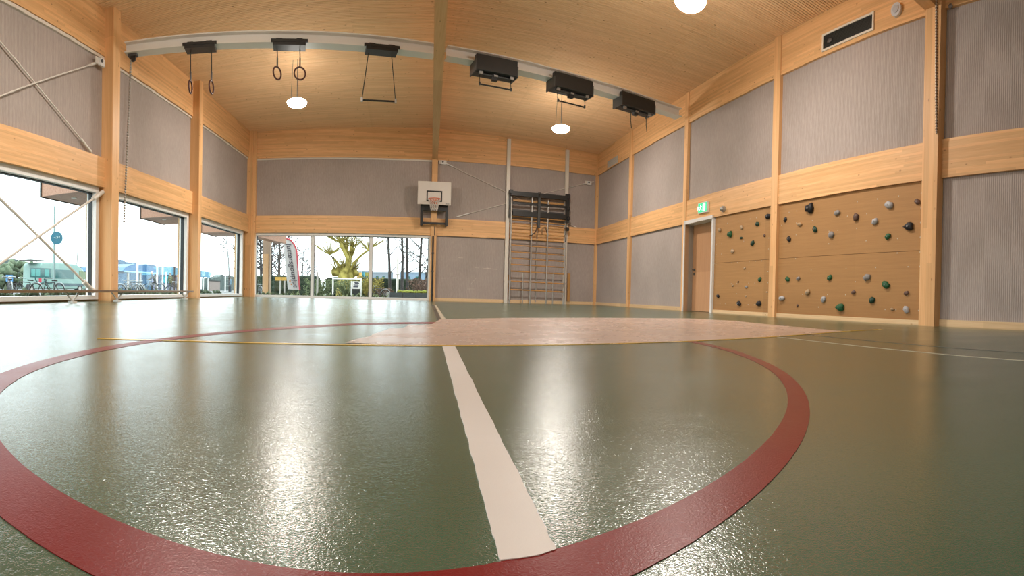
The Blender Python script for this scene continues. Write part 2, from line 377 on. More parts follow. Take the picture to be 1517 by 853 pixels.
for i, (s0, s1) in enumerate(lw_ranges): window(2 + i, 'L', s0, s1, .03, Z3, (), fr=.11)
# ---- door
e = empty('door_1', wp('R', (ds0 + ds1) / 2, 0), kind='structure')
part('door_frame', MB().wbox('R', ds0 - .07, ds0, 0, Z3 + .05, -.2, .09).wbox('R', ds1, ds1 + .06, 0, Z3 + .05, -.2, .12).wbox('R', ds0 - .07, ds1 + .06, Z3 - .03, Z3 + .05, -.2, .12), m_white, e)
part('door_leaf', MB().wbox('R', ds0, ds1, .01, Z3 - .03, -.2, -.155), m_door, e)
dh = MB(); hx = wp('R', ds1 - .09, 1.02, -.155); hn = Vector(plane('R')[0])
dh.tube([hx, Vector(hx) + hn * .06, Vector(hx) + hn * .06 + Vector((0, -.13, 0))], .012, 6).disc(Vector(hx), hn, .03, .01, 10).disc(Vector(hx) - Vector((0, 0, .1)), hn, .03, .01, 10)
part('door_handle', dh, m_dgrey, e)
# ---- long ridge beam and cross beam (glulam)
r = MB(); y0, y1 = YF, 18.6
r.hexa([(ridge(y0) - .12, y0, Z1), (ridge(y0) + .12, y0, Z1), (ridge(y1) + .1, y1, Z1), (ridge(y1) - .1, y1, Z1), (ridge(y0) - .12, y0, ZM + .03), (ridge(y0) + .12, y0, ZM + .03), (ridge(y1) + .1, y1, ZM + .03), (ridge(y1) - .1, y1, ZM + .03)])
struct('ridge_beam', r, m_woody)
xa = ridge(4.5) + .12
struct('cross_beam', MB().hexa([(xa, 4.3, Z1), (6.95, 4.34, Z1), (6.95, 4.56, Z1), (xa, 4.52, Z1), (xa, 4.3, 5.6), (6.95, 4.34, 5.45), (6.95, 4.56, 5.45), (xa, 4.52, 5.6)]), m_woodx)
# ================================================================== FLOOR MARKINGS (parts of the floor, thin coats of paint)
def flat(pts, z): return MB().prism([(p[0], p[1], z) for p in pts], (0, 0, -z + .0002))
def fpts(px, jit=0):
    return [hit(x, y, 'F') for x, y in px]
INN = [(1027,507),(1077,519),(1130,543.5),(1148,559),(1161.5,577.8),(1165.5,599),(1159,623),(1142,643),(1099,681),(1060,715),(1017,741.7),(1000,750),(895.5,794.5),(821,816),(737,834),(665,842),(582,846.5),(500,848),(362.6,832),(263.7,806),(132,754),(66,715),(0,662.6),(0,583),(26,566)]
OUT = [(1024,505.7),(1064,513),(1117,527.6),(1143,541),(1169,556.6),(1190.5,577.8),(1199.7,595),(1200.6,610),(1195,643),(1178.5,672.5),(1149,707),(1099.4,754),(1050,789.5),(1017,809.3),(1000,812.6),(941.7,852),(0,773),(33,794.5),(99,830.7),(145,853),(0,555),(39.6,542),(95,527.6),(155.7,514),(285,494)]
def ellipse(px):
    X = np.array([hit(*p, 'F')[:2] for p in px])
    wgt = 1 / np.linalg.norm(X, axis=1) ** 1.5
    Am = np.c_[X[:, 0] ** 2, X[:, 0] * X[:, 1], X[:, 1] ** 2, X] * wgt[:, None]; c, *_ = np.linalg.lstsq(Am, wgt, rcond=None)
    Mm = np.array([[c[0], c[1] / 2], [c[1] / 2, c[2]]]); ct = -np.linalg.solve(2 * Mm, c[3:]); k = 1 + ct @ Mm @ ct
    ev, U = np.linalg.eigh(Mm / k); return ct, U @ np.diag(1 / np.sqrt(ev)) @ U.T
ci, Ei = ellipse(INN); co_, Eo = ellipse(OUT)
rg = MB(); N = 240; vs = []
for k in range(N):
    d = np.array([math.cos(2 * math.pi * k / N), math.sin(2 * math.pi * k / N)])
    a_ = ci + Ei @ d; b_ = co_ + Eo @ d
    vs += [(a_[0], a_[1], .0012), (b_[0], b_[1], .0012), (a_[0], a_[1], .0001), (b_[0], b_[1], .0001)]
fs = []
for k in range(N):
    i = 4 * k; j = 4 * ((k + 1) % N); fs += [(i, i + 1, j + 1, j), (i + 1, i + 3, j + 3, j + 1), (i, j, j + 2, i + 2)]
rg.add(vs, fs); struct('red_ring_marking', rg, m_red, floor)['label'] = 'dark red circle line'
def raised(pts, z, m, name, label=None):
    n = len(pts); mb = MB().add([(p[0], p[1], z) for p in pts] + [(p[0], p[1], .0001) for p in pts], [tuple(range(n))] + [(i, n + i, n + (i + 1) % n, (i + 1) % n) for i in range(n)])
    o = struct(name, mb, m, floor)
    if label: o['label'] = label
    return o
def rough_edge(px, n, amp, seed):
    rnd = random.Random(seed); out = []
    (x0, y0), (x1, y1) = px
    for k in range(n + 1):
        t = k / n; a = amp * rnd.uniform(-1, 1) * (0 if k in (0, n) else 1) * (.3 + .7 * (y0 + (y1 - y0) * t - 500) / 340); out.append((x0 + (x1 - x0) * t + a, y0 + (y1 - y0) * t))
    return out
wl_px = rough_edge([(655.5, 513.3), (741, 832)], 40, 1.6, 1) + [(770, 829), (800, 824)] + rough_edge([(824, 815.5), (674, 513.3)], 40, 1.6, 2)
raised(fpts(wl_px), .0022, m_whiteline, 'white_line_marking', 'wide off white line')
beige_px = [(512,508),(523,504),(536,500.5),(548,498.5),(553,495),(566,491),(578,486.5),(590,487),(598,485.5),(606,481.5),(622,482),(640,480.5),(652,473),(760,471),(900,470.8),(1020,471.8),(1090,475.5),(1135,480.5),(1190,485),(1248,490.3),(1200,494.6),(1110,501),(1020,505.2),(900,509),(800,510.8),(720,511.6),(650,511.8),(580,510.5)]
raised(fpts(beige_px), .0024, m_beige, 'beige_zone_marking', 'beige painted zone with ragged left end')
def strip(px, w, z, m, name, label):
    P = [np.array(hit(x, y, 'F')[:2]) for x, y in px]; L_, R_ = [], []
    for i, p in enumerate(P):
        d = P[min(i + 1, len(P) - 1)] - P[max(i - 1, 0)]; d /= np.linalg.norm(d); nn = np.array([-d[1], d[0]]) * w / 2; L_.append(p + nn); R_.append(p - nn)
    raised(L_ + R_[::-1], z, m, name, label)
strip([(145, 501.4), (285, 505.4), (400, 508.8), (520, 511), (650, 512.2), (800, 511.4), (900, 509.5), (1020, 505.6), (1130, 500), (1250, 490.8), (1305, 487.6)], .045, .0030, m_yellow, 'yellow_line_marking', 'narrow yellow line')
strip([(1146, 498.2), (1325, 518), (1517, 534), (1600, 541)], .022, .0014, m_thinline, 'pale_line_marking', 'thin pale line towards the right')
strip([(1160, 492), (1300, 506), (1517, 523)], .02, .0013, m_dark, 'dark_line_marking', 'thin dark line near the right wall')
strip([(652, 474), (642, 452)], .07, .0013, m_dark, 'dark_line_marking', 'dark line running to the back wall')
strip([(658, 474), (645, 452)], .05, .0014, m_thinline, 'pale_line_marking', 'pale line running to the back wall')
#PART2
# ================================================================== PENDANT LAMPS
def pendant(x, y, z, label):
    zc = (ZL + (ZM - ZL) * (x - wp('L', y, 0)[0]) / (ridge(y) - wp('L', y, 0)[0])) if x < ridge(y) else ZM + (ZR - ZM) * (x - ridge(y)) / (wp('R', y, 0)[0] - ridge(y))
    e = empty('pendant_lamp', (x, y, z - .09), label, 'lamp', 'round pendant lamps')
    r = .245
    part('globe', MB().lathe((x, y, z), [(0.001, -.09), (r * .55, -.082), (r * .85, -.055), (r, -.005), (r, .01)], 28), m_glow, e, 'glowing white globe')
    part('cap', MB().lathe((x, y, z + .011), [(.001, .0), (r + .004, 0), (r + .004, .02), (r * .8, .05), (.07, .075), (.05, .10), (.001, .105)], 28), m_shade, e)
    part('cord', MB().tube([(x, y, z + .1), (x, y, zc + .02)], .008, 6), m_dgrey, e)
    part('cord', MB().tube([(x - .16, y, z + .05), (x - .12, y, zc + .02)], .005, 5), m_dgrey, e)
    return e
for (px, py, lb) in ((440, 152.5, 'round pendant lamp hanging below the pair of open rings, left of the ridge beam'), (831, 191, 'round pendant lamp hanging behind the black winch boxes by the climbing frame'), (1023, 3, 'round pendant lamp cut by the top of the picture above the right wall')):
    p = atz(px, py, 4.6); pendant(p[0], p[1], 4.6, lb)
for (x, y, lb) in ((-2.6, 6.2, 'round pendant lamp overhead on the window side, out of view, above the far red circle'), (-2.5, -.6, 'round pendant lamp behind the viewer on the window side'),): pendant(x, y, 4.6, lb)
# ================================================================== STEEL TRACK BEAM
TA = np.array([-5.72, 9.60, 4.80]); TB = np.array([6.95, 12.14, 4.755])
def tr(px):        # point on the track under pixel column px
    lam = (px - 758.5 - MX) / F
    lo, hi = 0., 1.
    for _ in range(40):
        mid = (lo + hi) / 2; P = TA + (TB - TA) * mid; v = RC.T @ (P - O)
        if math.atan2(v[0], v[1]) < lam: lo = mid
        else: hi = mid
    return TA + (TB - TA) * lo
td = (TB - TA) / np.linalg.norm(TB - TA); tn = np.array([td[1], -td[0], 0]); tn /= np.linalg.norm(tn)   # tn points to the camera
def obox(mb, c, a, b, n0, n1, z0, z1):   # box along the track: a..b along, n0..n1 towards the camera, z relative
    P = lambda s, n, z: c + td * s + tn * n + np.array([0, 0, z])
    return mb.hexa([P(a, n0, z0), P(b, n0, z0), P(b, n1, z0), P(a, n1, z0), P(a, n0, z1), P(b, n0, z1), P(b, n1, z1), P(a, n1, z1)])
def track(t0, t1, label):
    L_ = np.linalg.norm(TB - TA); c = TA; e = empty('steel_track', TA + (TB - TA) * (t0 + t1) / 2, label, 'beam')
    a, b = t0 * L_, t1 * L_
    part('bottom_flange', obox(MB(), c, a, b, -.15, .13, 0, .022), m_steel, e)
    part('web', obox(MB(), c, a, b, -.008, .008, .022, .19), m_steel, e)
    part('top_flange', obox(MB(), c, a, b, -.15, .13, .19, .212), m_steel, e)
    return e
def cross_t(x):  # parameter where track crosses x
    return (x - TA[0]) / (TB[0] - TA[0])
track(0, cross_t(ridge(11.3) - .121), 'white steel track beam on the window side of the ridge beam, carrying the rings')
track(cross_t(ridge(11.4) + .121), 1, 'white steel track beam on the climbing wall side, carrying three black boxes')
e = empty('track_end_bracket', TA + np.array([.0, 0, .0]), 'small dark pulley bracket under the left end of the white track beam', 'bracket')
pc = tr(197)
part('plate', obox(MB(), pc, -.10, .10, -.06, .06, -.05, -.001), m_dgrey, e); part('pulley', MB().disc(pc + np.array([0, .02, -.09]) , tn, .06, .04, 14), m_black, e)
def U(px, py):     # point under pixel in the vertical plane of the track's camera-facing side
    v = ray(px, py); P0 = TA + tn * .0; return O + v * (tn @ (P0 - O)) / (tn @ v)
def ring(mb, c, u, w, R, r, n=24): return mb.tube([c + (u * math.cos(t) + w * math.sin(t)) * R for t in [2 * math.pi * k / n for k in range(n)]], r, 8, True)
UZ = np.array([0, 0, 1.])
def trolley(e, pa, pb):
    c = (tr(pa) + tr(pb)) / 2; h = np.linalg.norm(tr(pb) - tr(pa)) / 2
    t = part('trolley', obox(MB(), c, -h, h, -.09, .19, -.075, -.004), m_black, e)
    for s in (-.62, .62): part('clamp', obox(MB(), c, s * h - .06, s * h + .06, .134, .175, -.03, .05), m_black, t)
    part('lip', obox(MB(), c, -h - .04, h + .04, .16, .20, -.02, .03), m_black, t)
    return c, h
for (pa, pb, hangs, edge, lb) in ((276, 320, ((282, 137.5, .8), (313, 138, .6)), 1, 'pair of gymnastic rings nearest the window wall, seen almost edge on'), (405, 453, ((410.5, 117.5, 2.6), (444, 118, 1.9)), 0, 'pair of open gymnastic rings in front of the left pendant lamp')):
    c = (tr(pa) + tr(pb)) / 2
    e = empty('gymnastic_rings', c - UZ * .1, lb, 'gym rings', 'ring pairs on the track beam')
    trolley(e, pa, pb)
    for hx, hy, ang in hangs:
        b = U(hx, hy); top = tr(hx) + (b - tr(hx)) * np.array([.2, .2, 0]); top[2] = TA[2] - .05
        RR = .115; rc = b + UZ * RR
        part('rope', MB().tube([top, rc + UZ * (RR + .16)], .011, 6), m_rope, e)
        part('strap', MB().bar(rc + UZ * (RR - .01), rc + UZ * (RR + .17), .045, .02), m_black, e)
        fwd = np.array([rc[0], rc[1], 0]); fwd /= np.linalg.norm(fwd); side = np.array([fwd[1], -fwd[0], 0])
        cs = {(.8): .30, (.6): .38, (2.6): .68, (1.9): .98}[ang]
        u = side * cs + fwd * math.sqrt(1 - cs * cs)
        part('ring', ring(MB(), rc, u, UZ, RR, .017), m_ring, e)
c = (tr(541) + tr(587)) / 2
e = empty('trapeze_bar', c - UZ * .9, 'trapeze with a black bar on two long ropes, left of the ridge beam', 'trapeze')
trolley(e, 541, 587)
q0, q1 = U(536, 148), U(586, 150.5)
part('bar', MB().tube([q0, q1], .018, 8), m_black, e)
for q, tx in ((q0, 546), (q1, 580)):
    tp = tr(tx); tp[2] -= .06; part('rope', MB().tube([tp, q], .010, 6), m_rope, e); part('clamp', MB().bar(q - UZ * .03, q + UZ * .05, .04, .04), m_grey, e)
for (pa, pb, bar, lb) in ((699, 761, ((710.5, 124.5), (757, 133.5)), 'black winch box on the track beam closest to the ridge beam, trapeze bar below'), (813, 871, ((827, 149), (866, 159)), 'black winch box in the middle of the three, trapeze bar below it'), (912, 962, None, 'black winch box closest to the right wall, only cord ends hanging below')):
    a_, b_ = tr(pa), tr(pb); c = (a_ + b_) / 2; h = np.linalg.norm(b_ - a_) / 2 * .97
    e = empty('winch_box', c - UZ * .3, lb, 'winch', 'black boxes under the track beam')
    part('casing', obox(MB(), c, -h, h, .135, .26, -.20, .10), m_black, e, bev=.012); part('lower_casing', obox(MB(), c, -h, h, -.12, .133, -.20, -.004), m_black, e)
    for s in (-1, 1): part('end_cap', obox(MB(), c, s * h - .012, s * h + .012, -.13, .265, -.22, -.004), m_dgrey, e)
    part('roller', MB().tube([c - td * h * .8 + tn * .12 - UZ * .225, c + td * h * .8 + tn * .12 - UZ * .225], .025, 8), m_dgrey, e)
    part('motor', obox(MB(), c, -.06, .06, .05, .15, -.31, -.2), m_black, e); part('buckle', obox(MB(), c, -.03, .05, .15, .18, -.25, -.215), m_grey, e)
    for s in (-.72, .78): part('bracket', obox(MB(), c, s * h - .04, s * h + .04, .16, .2, -.25, -.2), m_grey, e)
    if bar:
        q0, q1 = U(*bar[0]), U(*bar[1])
        part('bar', MB().tube([q0, q1], .017, 8), m_black, e)
        for q, s in ((q0, -.72), (q1, .78)):
            tp = c + td * h * s + tn * .1 - UZ * .2; part('rope', MB().tube([tp, q], .008, 5), m_rope, e); part('clamp', MB().bar(q - UZ * .02, q + UZ * .04, .035, .035), m_dgrey, e)
    else:
        for s, ln in ((-.25, .42), (.7, .40)):
            tp = c + td * h * s + tn * .1 - UZ * .2; part('rope', MB().tube([tp, tp - UZ * ln * .6, tp - UZ * ln + td * .03], .010, 5), m_rope, e)
# beaded pull chain at the left post
e = empty('pull_chain', U(183, 330), 'grey beaded pull chain hanging in front of the second left post', 'chain')
k0, k1 = U(194, 88), U(183.5, 330); k2 = U(180.5, 357)
part('cord', MB().tube([k0, (k0 + k1) / 2, k1, k2], .006, 5), m_grey, e)
bd = MB(); nb = 60
for i in range(nb):
    p = k0 + (k1 - k0) * (i + .5) / nb; bd.lathe(p, [(.001, -.026), (.026, -.014), (.026, .014), (.001, .026)], 6)
part('beads', bd, m_grey, e)['kind'] = 'stuff'
part('handle', MB().tube([k2, k2 - UZ * .06], .016, 6), m_dgrey, e)
# perforated cable at the big right post
e = empty('spiral_cable', wp('R', 4.26, Z2, .23), 'pale spiral cable running down the big post of the right wall', 'cable')
c0, c1 = wp('R', 4.33, 4.75, .215), wp('R', 4.27, Z2 + .05, .215)
part('core', MB().tube([c0, c0 * .5 + c1 * .5 + np.array([0, .01, 0]), c1], .014, 6), m_whitewarm, e)
bd = MB()
for i in range(46):
    p = c0 + (c1 - c0) * (i + .5) / 46; bd.lathe(p, [(.001, -.012), (.021, -.006), (.021, .006), (.001, .012)], 6)
part('coil', bd, mat('brown cable coil', (.32, .2, .13), .6), e)['kind'] = 'stuff'
# ================================================================== BASKETBALL HOOP
def Bp(px, py, off): return hit(px, py, 'B', off)
OB = .55
bl, bt = S(620, 268.5, 'B', OB); br, bb = S(667, 304, 'B', OB)
e = empty('basketball_hoop', wp('B', (bl + br) / 2, bb, OB), 'white basketball backboard with orange rim and net in front of the centre post', 'basketball hoop')
part('backboard', MB().wbox('B', bl, br, bb, bt, OB - .03, OB), m_board, e)
part('board_edge', MB().wbox('B', bl - .012, br + .012, bt, bt + .015, OB - .035, OB + .005).wbox('B', br, br + .015, bb, bt, OB - .035, OB + .005).wbox('B', bl - .015, bl, bb, bt, OB - .035, OB + .005), m_whitewarm, e)
tl, tt = S(632, 282, 'B', OB); trr, tb = S(655, 299, 'B', OB); w_ = .045
part('target_square', MB().wbox('B', tl, trr, tt - w_, tt, OB, OB + .004).wbox('B', tl, tl + w_, tb, tt, OB, OB + .004).wbox('B', trr - w_, trr, tb, tt, OB, OB + .004).wbox('B', tl, tl + .1, tb, tb + w_, OB, OB + .004).wbox('B', trr - .1, trr, tb, tb + w_, OB, OB + .004), m_black, e)
mk = MB()
for i in range(4): mk.wbox('B', br - .17 + i * .035, br - .145 + i * .035, bb + .03, bb + .045 + .008 * (i % 2), OB, OB + .003)
part('maker_mark', mk, m_dgrey, e)
hb = Vector(plane('B')[0]); RO = OB + .26; rcx = S(643.5, 294.5, 'B', RO); rc = np.array(wp('B', rcx[0], rcx[1], RO)); RR = .205
part('rim', ring(MB(), rc, np.array([1, SB, 0]), np.array(hb), RR, .016, 28), m_orange, e)
part('rim_plate', MB().wbox('B', rcx[0] - .12, rcx[0] + .12, rcx[1] - .12, rcx[1] + .03, OB, OB + .02).bar(wp('B', rcx[0] - .08, rcx[1] - .02, OB), wp('B', rcx[0] - .05, rcx[1] - .01, RO - RR + .02), .03, .03).bar(wp('B', rcx[0] + .08, rcx[1] - .02, OB), wp('B', rcx[0] + .05, rcx[1] - .01, RO - RR + .02), .03, .03), m_orange, e)
nt_ = MB(); nn = 12
for i in range(nn):
    for sg in (1, -1):
        pts = []
        for k in range(5):
            t = k / 4; a_ = 2 * math.pi * (i + sg * t * 1.5) / nn; rr = RR * (1 - .48 * t ** .8); pts.append(rc + np.array([math.cos(a_) * rr, math.sin(a_) * rr, -.36 * t - .015]))
        nt_.tube(pts, .009, 4)
part('net', nt_, m_net, e)
fl, ft = S(623, 305, 'B', .3); f2, fb = S(663, 335, 'B', .3)
fr_ = MB()
fr_.wbox('B', fl, fl + .09, fb, ft + .05, .24, .36).wbox('B', f2 - .09, f2, fb, ft + .05, .24, .36).wbox('B', fl, f2, ft - .14, ft + .05, .25, .35).wbox('B', fl + .05, f2 - .05, fb + .05, fb + .11, .26, .32)
part('support_frame', fr_, m_black, e, 'black steel frame')
for s in (fl + .02, f2 - .07):
    part('wall_bracket', MB().wbox('B', s, s + .05, fb, fb + .12, .10, .26), m_black, e); part('wall_bracket', MB().wbox('B', s, s + .05, ft - .1, ft, .03, .26), m_black, e)
    part('board_arm', MB().bar(wp('B', s + .02, ft - .03, .3), wp('B', s + .02, bb + .2, OB - .03), .05, .05), m_black, e)
# cable below the hoop and dark strip by the window
part_c = MB().tube([wp('B', 1.05, 2.45, .175), wp('B', 1.05, Z3 + .0, .175)], .012, 6)
o = part('hanging_cable', part_c, m_dgrey); tag(o, 'thin dark cable running down the centre post under the basketball hoop', 'cable')
s0 = S(640.6, 400, 'B', .17)[0]
e = empty('black_tube', wp('B', s0, 0, .19), 'thin black vertical tube set against the centre post beside the back windows', 'post')
part('tube', MB().tube([wp('B', s0, 0, .19), wp('B', s0, Z3 - .03, .19)], .03, 8), m_black, e)
for z in (.25, .95, 1.55): part('clip', MB().wbox('B', s0 - .04, s0 + .04, z, z + .05, .16, .225), m_dgrey, e)
# ================================================================== FOLDING CLIMBING FRAME
OFF = .30
e = empty('climbing_apparatus', wp('B', 4.9, 0, .2), 'folding climbing frame of steel uprights and wooden rungs with a black top unit', 'climbing frame')
def up(pxb, pyb, pxt, pyt, off, r, m, name):
    a_ = S(pxb, pyb, 'B', off); b_ = S(pxt, pyt, 'B', off); return a_, b_
for (pb, pt) in ((750, 753), (837, 839.6)):
    s = (S(pb, 400, 'B', .12)[0] + S(pt, 240, 'B', .12)[0]) / 2
    part('wall_post', MB().wbox('B', s - .065, s + .065, 0, ZM - .33 * max(0, (s - 1) / 6) - .02, .08, .17), m_whitewarm, e, 'tall cream steel post')
zt_ = S(797, 290, 'B', OFF)[1]
cols = []
for px, z1 in ((755.5, zt_ - .1), (786, zt_ - .08), (810, zt_ - .12), (836.3, zt_)):
    s = S(px, 400, 'B', OFF)[0]; cols.append(s); part('upright', MB().tube([wp('B', s, .0, OFF), wp('B', s, z1, OFF)], .028, 8), m_grey, e)
for px in (774.5, 819):
    s = S(px, 425, 'B', OFF)[0]; part('floor_strut', MB().tube([wp('B', s, 0, OFF), wp('B', s, S(px, 404, 'B', OFF)[1], OFF)], .022, 8), m_grey, e)
zr = [S(797, y, 'B', OFF)[1] for y in (323.5, 329, 337, 347, 356, 366, 375.5, 385, 394, 404, 418.5, 431)]
for i, z in enumerate(zr):
    part('rung', MB().tube([wp('B', cols[0], z + .02, OFF), wp('B', cols[3], z - .01, OFF)], .020 if i < 9 else .024, 7), m_rung, e)
k0 = S(756, 286, 'B', OFF); k1 = S(841, 294.5, 'B', OFF); s0, s1 = k0[0], k1[0]; zt0 = (k0[1] + k1[1]) / 2
zm0 = S(797, 303.5, 'B', OFF)[1]; zb0 = S(797, 318, 'B', OFF)[1]
part('top_bar', MB().wbox('B', s0, s1, zt0 - .07, zt0 + .07, OFF - .04, OFF + .10), m_black, e)
part('middle_bar', MB().wbox('B', s0 + .1, s1 - .05, zm0 - .035, zm0 + .035, OFF, OFF + .06), m_black, e)
part('bottom_bar', MB().wbox('B', s0 + .1, s1 - .05, zb0 - .10, zb0 + .07, OFF - .04, OFF + .08), m_black, e)
part('rear_rail', MB().wbox('B', s0 + .15, s1 - .1, zt0 - .22, zt0 - .15, .12, .16), m_rung, e)
part('rear_rail', MB().wbox('B', s0 + .15, s1 - .1, zb0 + .1, zb0 + .15, .12, .16), m_dgrey, e)
part('side_frame', MB().wbox('B', s0 - .02, s0 + .08, zt0 - .8, zt0 + .1, OFF - .1, OFF), m_dgrey, e); part('side_frame', MB().wbox('B', s1 - .08, s1 + .05, zt0 - .85, zt0 + .14, OFF - .06, OFF + .08), m_black, e)
sc_ = S(798, 300, 'B', OFF)[0]
part('centre_mast', MB().wbox('B', sc_ - .045, sc_ + .045, zb0 - .45, zt0 + .1, OFF + .03, OFF + .1), m_dgrey, e)
part('centre_pole', MB().tube([wp('B', sc_, .05, OFF - .1), wp('B', sc_, zb0, OFF - .1)], .018, 6), m_grey, e)
pts = [hit(x, y, 'B', OFF + .06) for x, y in ((797, 322), (796, 334), (793.5, 343), (788, 348.5), (784, 349))]
part('hanging_cable', MB().tube(pts, .014, 6), m_black, e)
pts = [hit(x, y, 'B', OFF + .06) for x, y in ((803, 348), (803, 338), (808, 336), (810, 345))]
part('hanging_cable', MB().tube(pts, .012, 6), m_black, e)
for (s, zz) in ((s0 + .02, zt0 + .05), (s1, zt0 + .05), (s1, zt0 - .35), (s1 + .02, zb0 - .05), (s1 - .02, zb0 - .42)):
    part('hinge', MB().wbox('B', s - .06, s + .06, zz - .06, zz + .06, OFF - .06, OFF + .13), m_black, e)
part('lock_rod', MB().tube([wp('B', s1 - .05, zb0 - .1, OFF + .02), wp('B', s1 - .05, zr[4], OFF + .02)], .025, 6), m_black, e)
for i, s in enumerate(cols):
    for z in (zr[3], zr[7], zr[10]): part('clamp', MB().wbox('B', s - .035, s + .035, z - .035, z + .035, OFF - .04, OFF + .04), m_grey, e)
s = S(843, 400, 'B', .1)[0]; part('wooden_batten', MB().wbox('B', s - .04, s + .06, .1, S(843, 405, 'B', .1)[1], .03, .09), m_rung, e)
part('wooden_batten', MB().wbox('B', s0 + .05, s0 + .13, .1, .95, .03, .09), m_rung, e)
# ================================================================== BRACING RODS
def brace(w, p0, p1, off, label, ends=(1, 1), r=.02, fl=.4):
    a_, b_ = hit(*p0, w, off), hit(*p1, w, off); e = empty('brace_rod', (a_ + b_) / 2, label, 'brace rod')
    part('rod', MB().tube([a_, b_], r, 7), m_rod, e); d = (b_ - a_) / np.linalg.norm(b_ - a_)
    for k, (p, sg) in enumerate(((a_, 1), (b_, -1))):
        if ends[k]: part('end_sleeve', MB().tube([p + d * sg * .02, p + d * sg * fl], r * 1.9, 8), m_white if w == 'B' else m_rod, e)
    return e
def bracket(w, px, py, off, label, sgn):
    s, z = S(px, py, w, off); e = empty('brace_bracket', wp(w, s, z, off), label, 'bracket')
    part('plate', MB().wbox(w, s - .14, s + .14, z - .06, z + .06, off - .04, off - .02), m_rod, e); part('lug', MB().wbox(w, s - .05, s + .1, z - .08, z + .05, off - .02, off + .03), m_white, e)
    part('pin', MB().disc(wp(w, s, z, off + .03), plane(w)[0], .03, .02, 10), m_dgrey, e)
bracket('B', 656, 240, .1, 'white brace bracket at the top of the centre post, right of the ridge beam', 1)
bracket('B', 872, 270.5, .1, 'white brace bracket in the upper back right corner', 1)
brace('B', (658, 241), (861, 340.5), .07, 'brace rod sloping down to the right behind the climbing frame', r=.010, fl=.35)
brace('B', (676, 321.5), (880, 269), .06, 'brace rod sloping up to the right behind the climbing frame', r=.010, fl=.5)
bracket('L', 149, 91, .16, 'pale brace bracket at the top of the second left post', 1)
brace('L', (150, 91), (-60, 166), .1, 'upper left brace rod rising to the post bracket', (1, 0), r=.013)
brace('L', (-60, -8), (136, 226), .08, 'upper left brace rod sloping down to the middle beam', (0, 1), r=.014)
brace('L', (153, 284), (-60, 433), .1, 'lower left brace rod crossing the first window, upper end at the post', (1, 0), r=.023)
brace('L', (-60, 236), (139, 432), .07, 'lower left brace rod crossing the first window down to the bench', (0, 1), r=.025)
# ================================================================== BENCH ALONG THE WINDOWS
z_b = .20
s0, s1 = 5.0, 12.4
e = empty('wall_bench', wp('L', 8.7, 0, .5), 'low narrow brown bench rail running along the left windows', 'bench')
part('bench_top', MB().hexa([wp('L', 3.5, z_b - .02, .42), wp('L', s1, z_b - .035, .42), wp('L', s1, z_b - .035, .62), wp('L', 3.5, z_b - .02, .62), wp('L', 3.5, z_b + .022, .42), wp('L', s1, z_b + .005, .42), wp('L', s1, z_b + .005, .62), wp('L', 3.5, z_b + .022, .62)]), mat('brown varnished bench', (.20, .12, .06), .4), e)
for sx in (5.2, 7.55, 9.0, 12.1):
    k = MB().bar(wp('L', sx - .22, z_b - .02, .52), wp('L', sx, .03, .52), .02, .02).bar(wp('L', sx + .22, z_b - .02, .52), wp('L', sx, .03, .52), .02, .02).wbox('L', sx - .06, sx + .06, 0, .03, .46, .58)
    part('support', k, m_rod, e)
e = empty('wall_rail', wp('L', yl - .1, 0, .3), 'pale vertical steel rail with dark knobs in the back left corner', 'rail')
sx = CLF[0] + .26
for px in (362.6, 367):
    p = S(px, 400, 'B', .24); part('rail_bar', MB().wbox('B', p[0] - .035, p[0] + .035, .02, 3.55, .20, .25), m_whitewarm, e)
part('rail_cap', MB().wbox('B', S(361, 400, 'B', .24)[0] - .02, S(368.5, 400, 'B', .24)[0], 3.5, 3.6, .2, .26), m_grey, e)
for px in (357.5, 361.5, 366.5):
    p = S(px, 428, 'B', .26); part('knob', MB().disc(wp('B', p[0], p[1], .255), hb, .035, .03, 10), m_black, e)
# ================================================================== WALL FITTINGS
def plate_thing(name, w, px0, py0, px1, py1, o0, o1, m, label, cat, frame=None, fm=None):
    s0, z0 = S(px0, py0, w, o1); s1, z1 = S(px1, py1, w, o1); sa, sb = min(s0, s1), max(s0, s1); za, zb = min(z0, z1), max(z0, z1)
    e = empty(name, wp(w, (sa + sb) / 2, za, o0), label, cat)
    part('body', MB().wbox(w, sa, sb, za, zb, o0, o1), m, e)
    if frame: part('frame', MB().wbox(w, sa - frame, sb + frame, zb, zb + frame, o0, o1 + .015).wbox(w, sa - frame, sb + frame, za - frame, za, o0, o1 + .015).wbox(w, sa - frame, sa, za, zb, o0, o1 + .015).wbox(w, sb, sb + frame, za, zb, o0, o1 + .015), fm, e)
    return e, sa, sb, za, zb
e, sa, sb, za, zb = plate_thing('air_vent', 'R', 1220, 73.5, 1293, 21, .076, .085, m_black, 'long black ventilation opening with a pale frame high on the right wall', 'vent', .035, m_whitewarm)
fa = MB()
for i in range(9):
    z = za + (zb - za) * (i + .5) / 9; fa.wbox('R', sa, sb, z - .006, z + .006, .086, .092)
part('grille', fa, m_blackfr, e)['kind'] = 'stuff'
part('inner_motor', MB().blob(wp('R', sb - .17, (za + zb) / 2 - .01, .1), .045, 3, .15, 1, (.3, 1.6, 1)), mat('grey motor', (.12, .11, .11), .5), e)
e, sa, sb, za, zb = plate_thing('vent_grille', 'R', 900, 250, 916, 229.5, .076, .085, mat('grey vent', (.42, .40, .38), .5), 'small grey vent grille near the back corner of the right wall', 'vent', .03, m_woody)
fa = MB()
for i in range(7):
    z = za + (zb - za) * (i + .5) / 7; fa.wbox('R', sa, sb, z - .008, z + .008, .086, .1)
part('slats', fa, m_rod, e)['kind'] = 'stuff'
hr = plane('R')[0]
p = hit(1329, 15, 'R', .09)
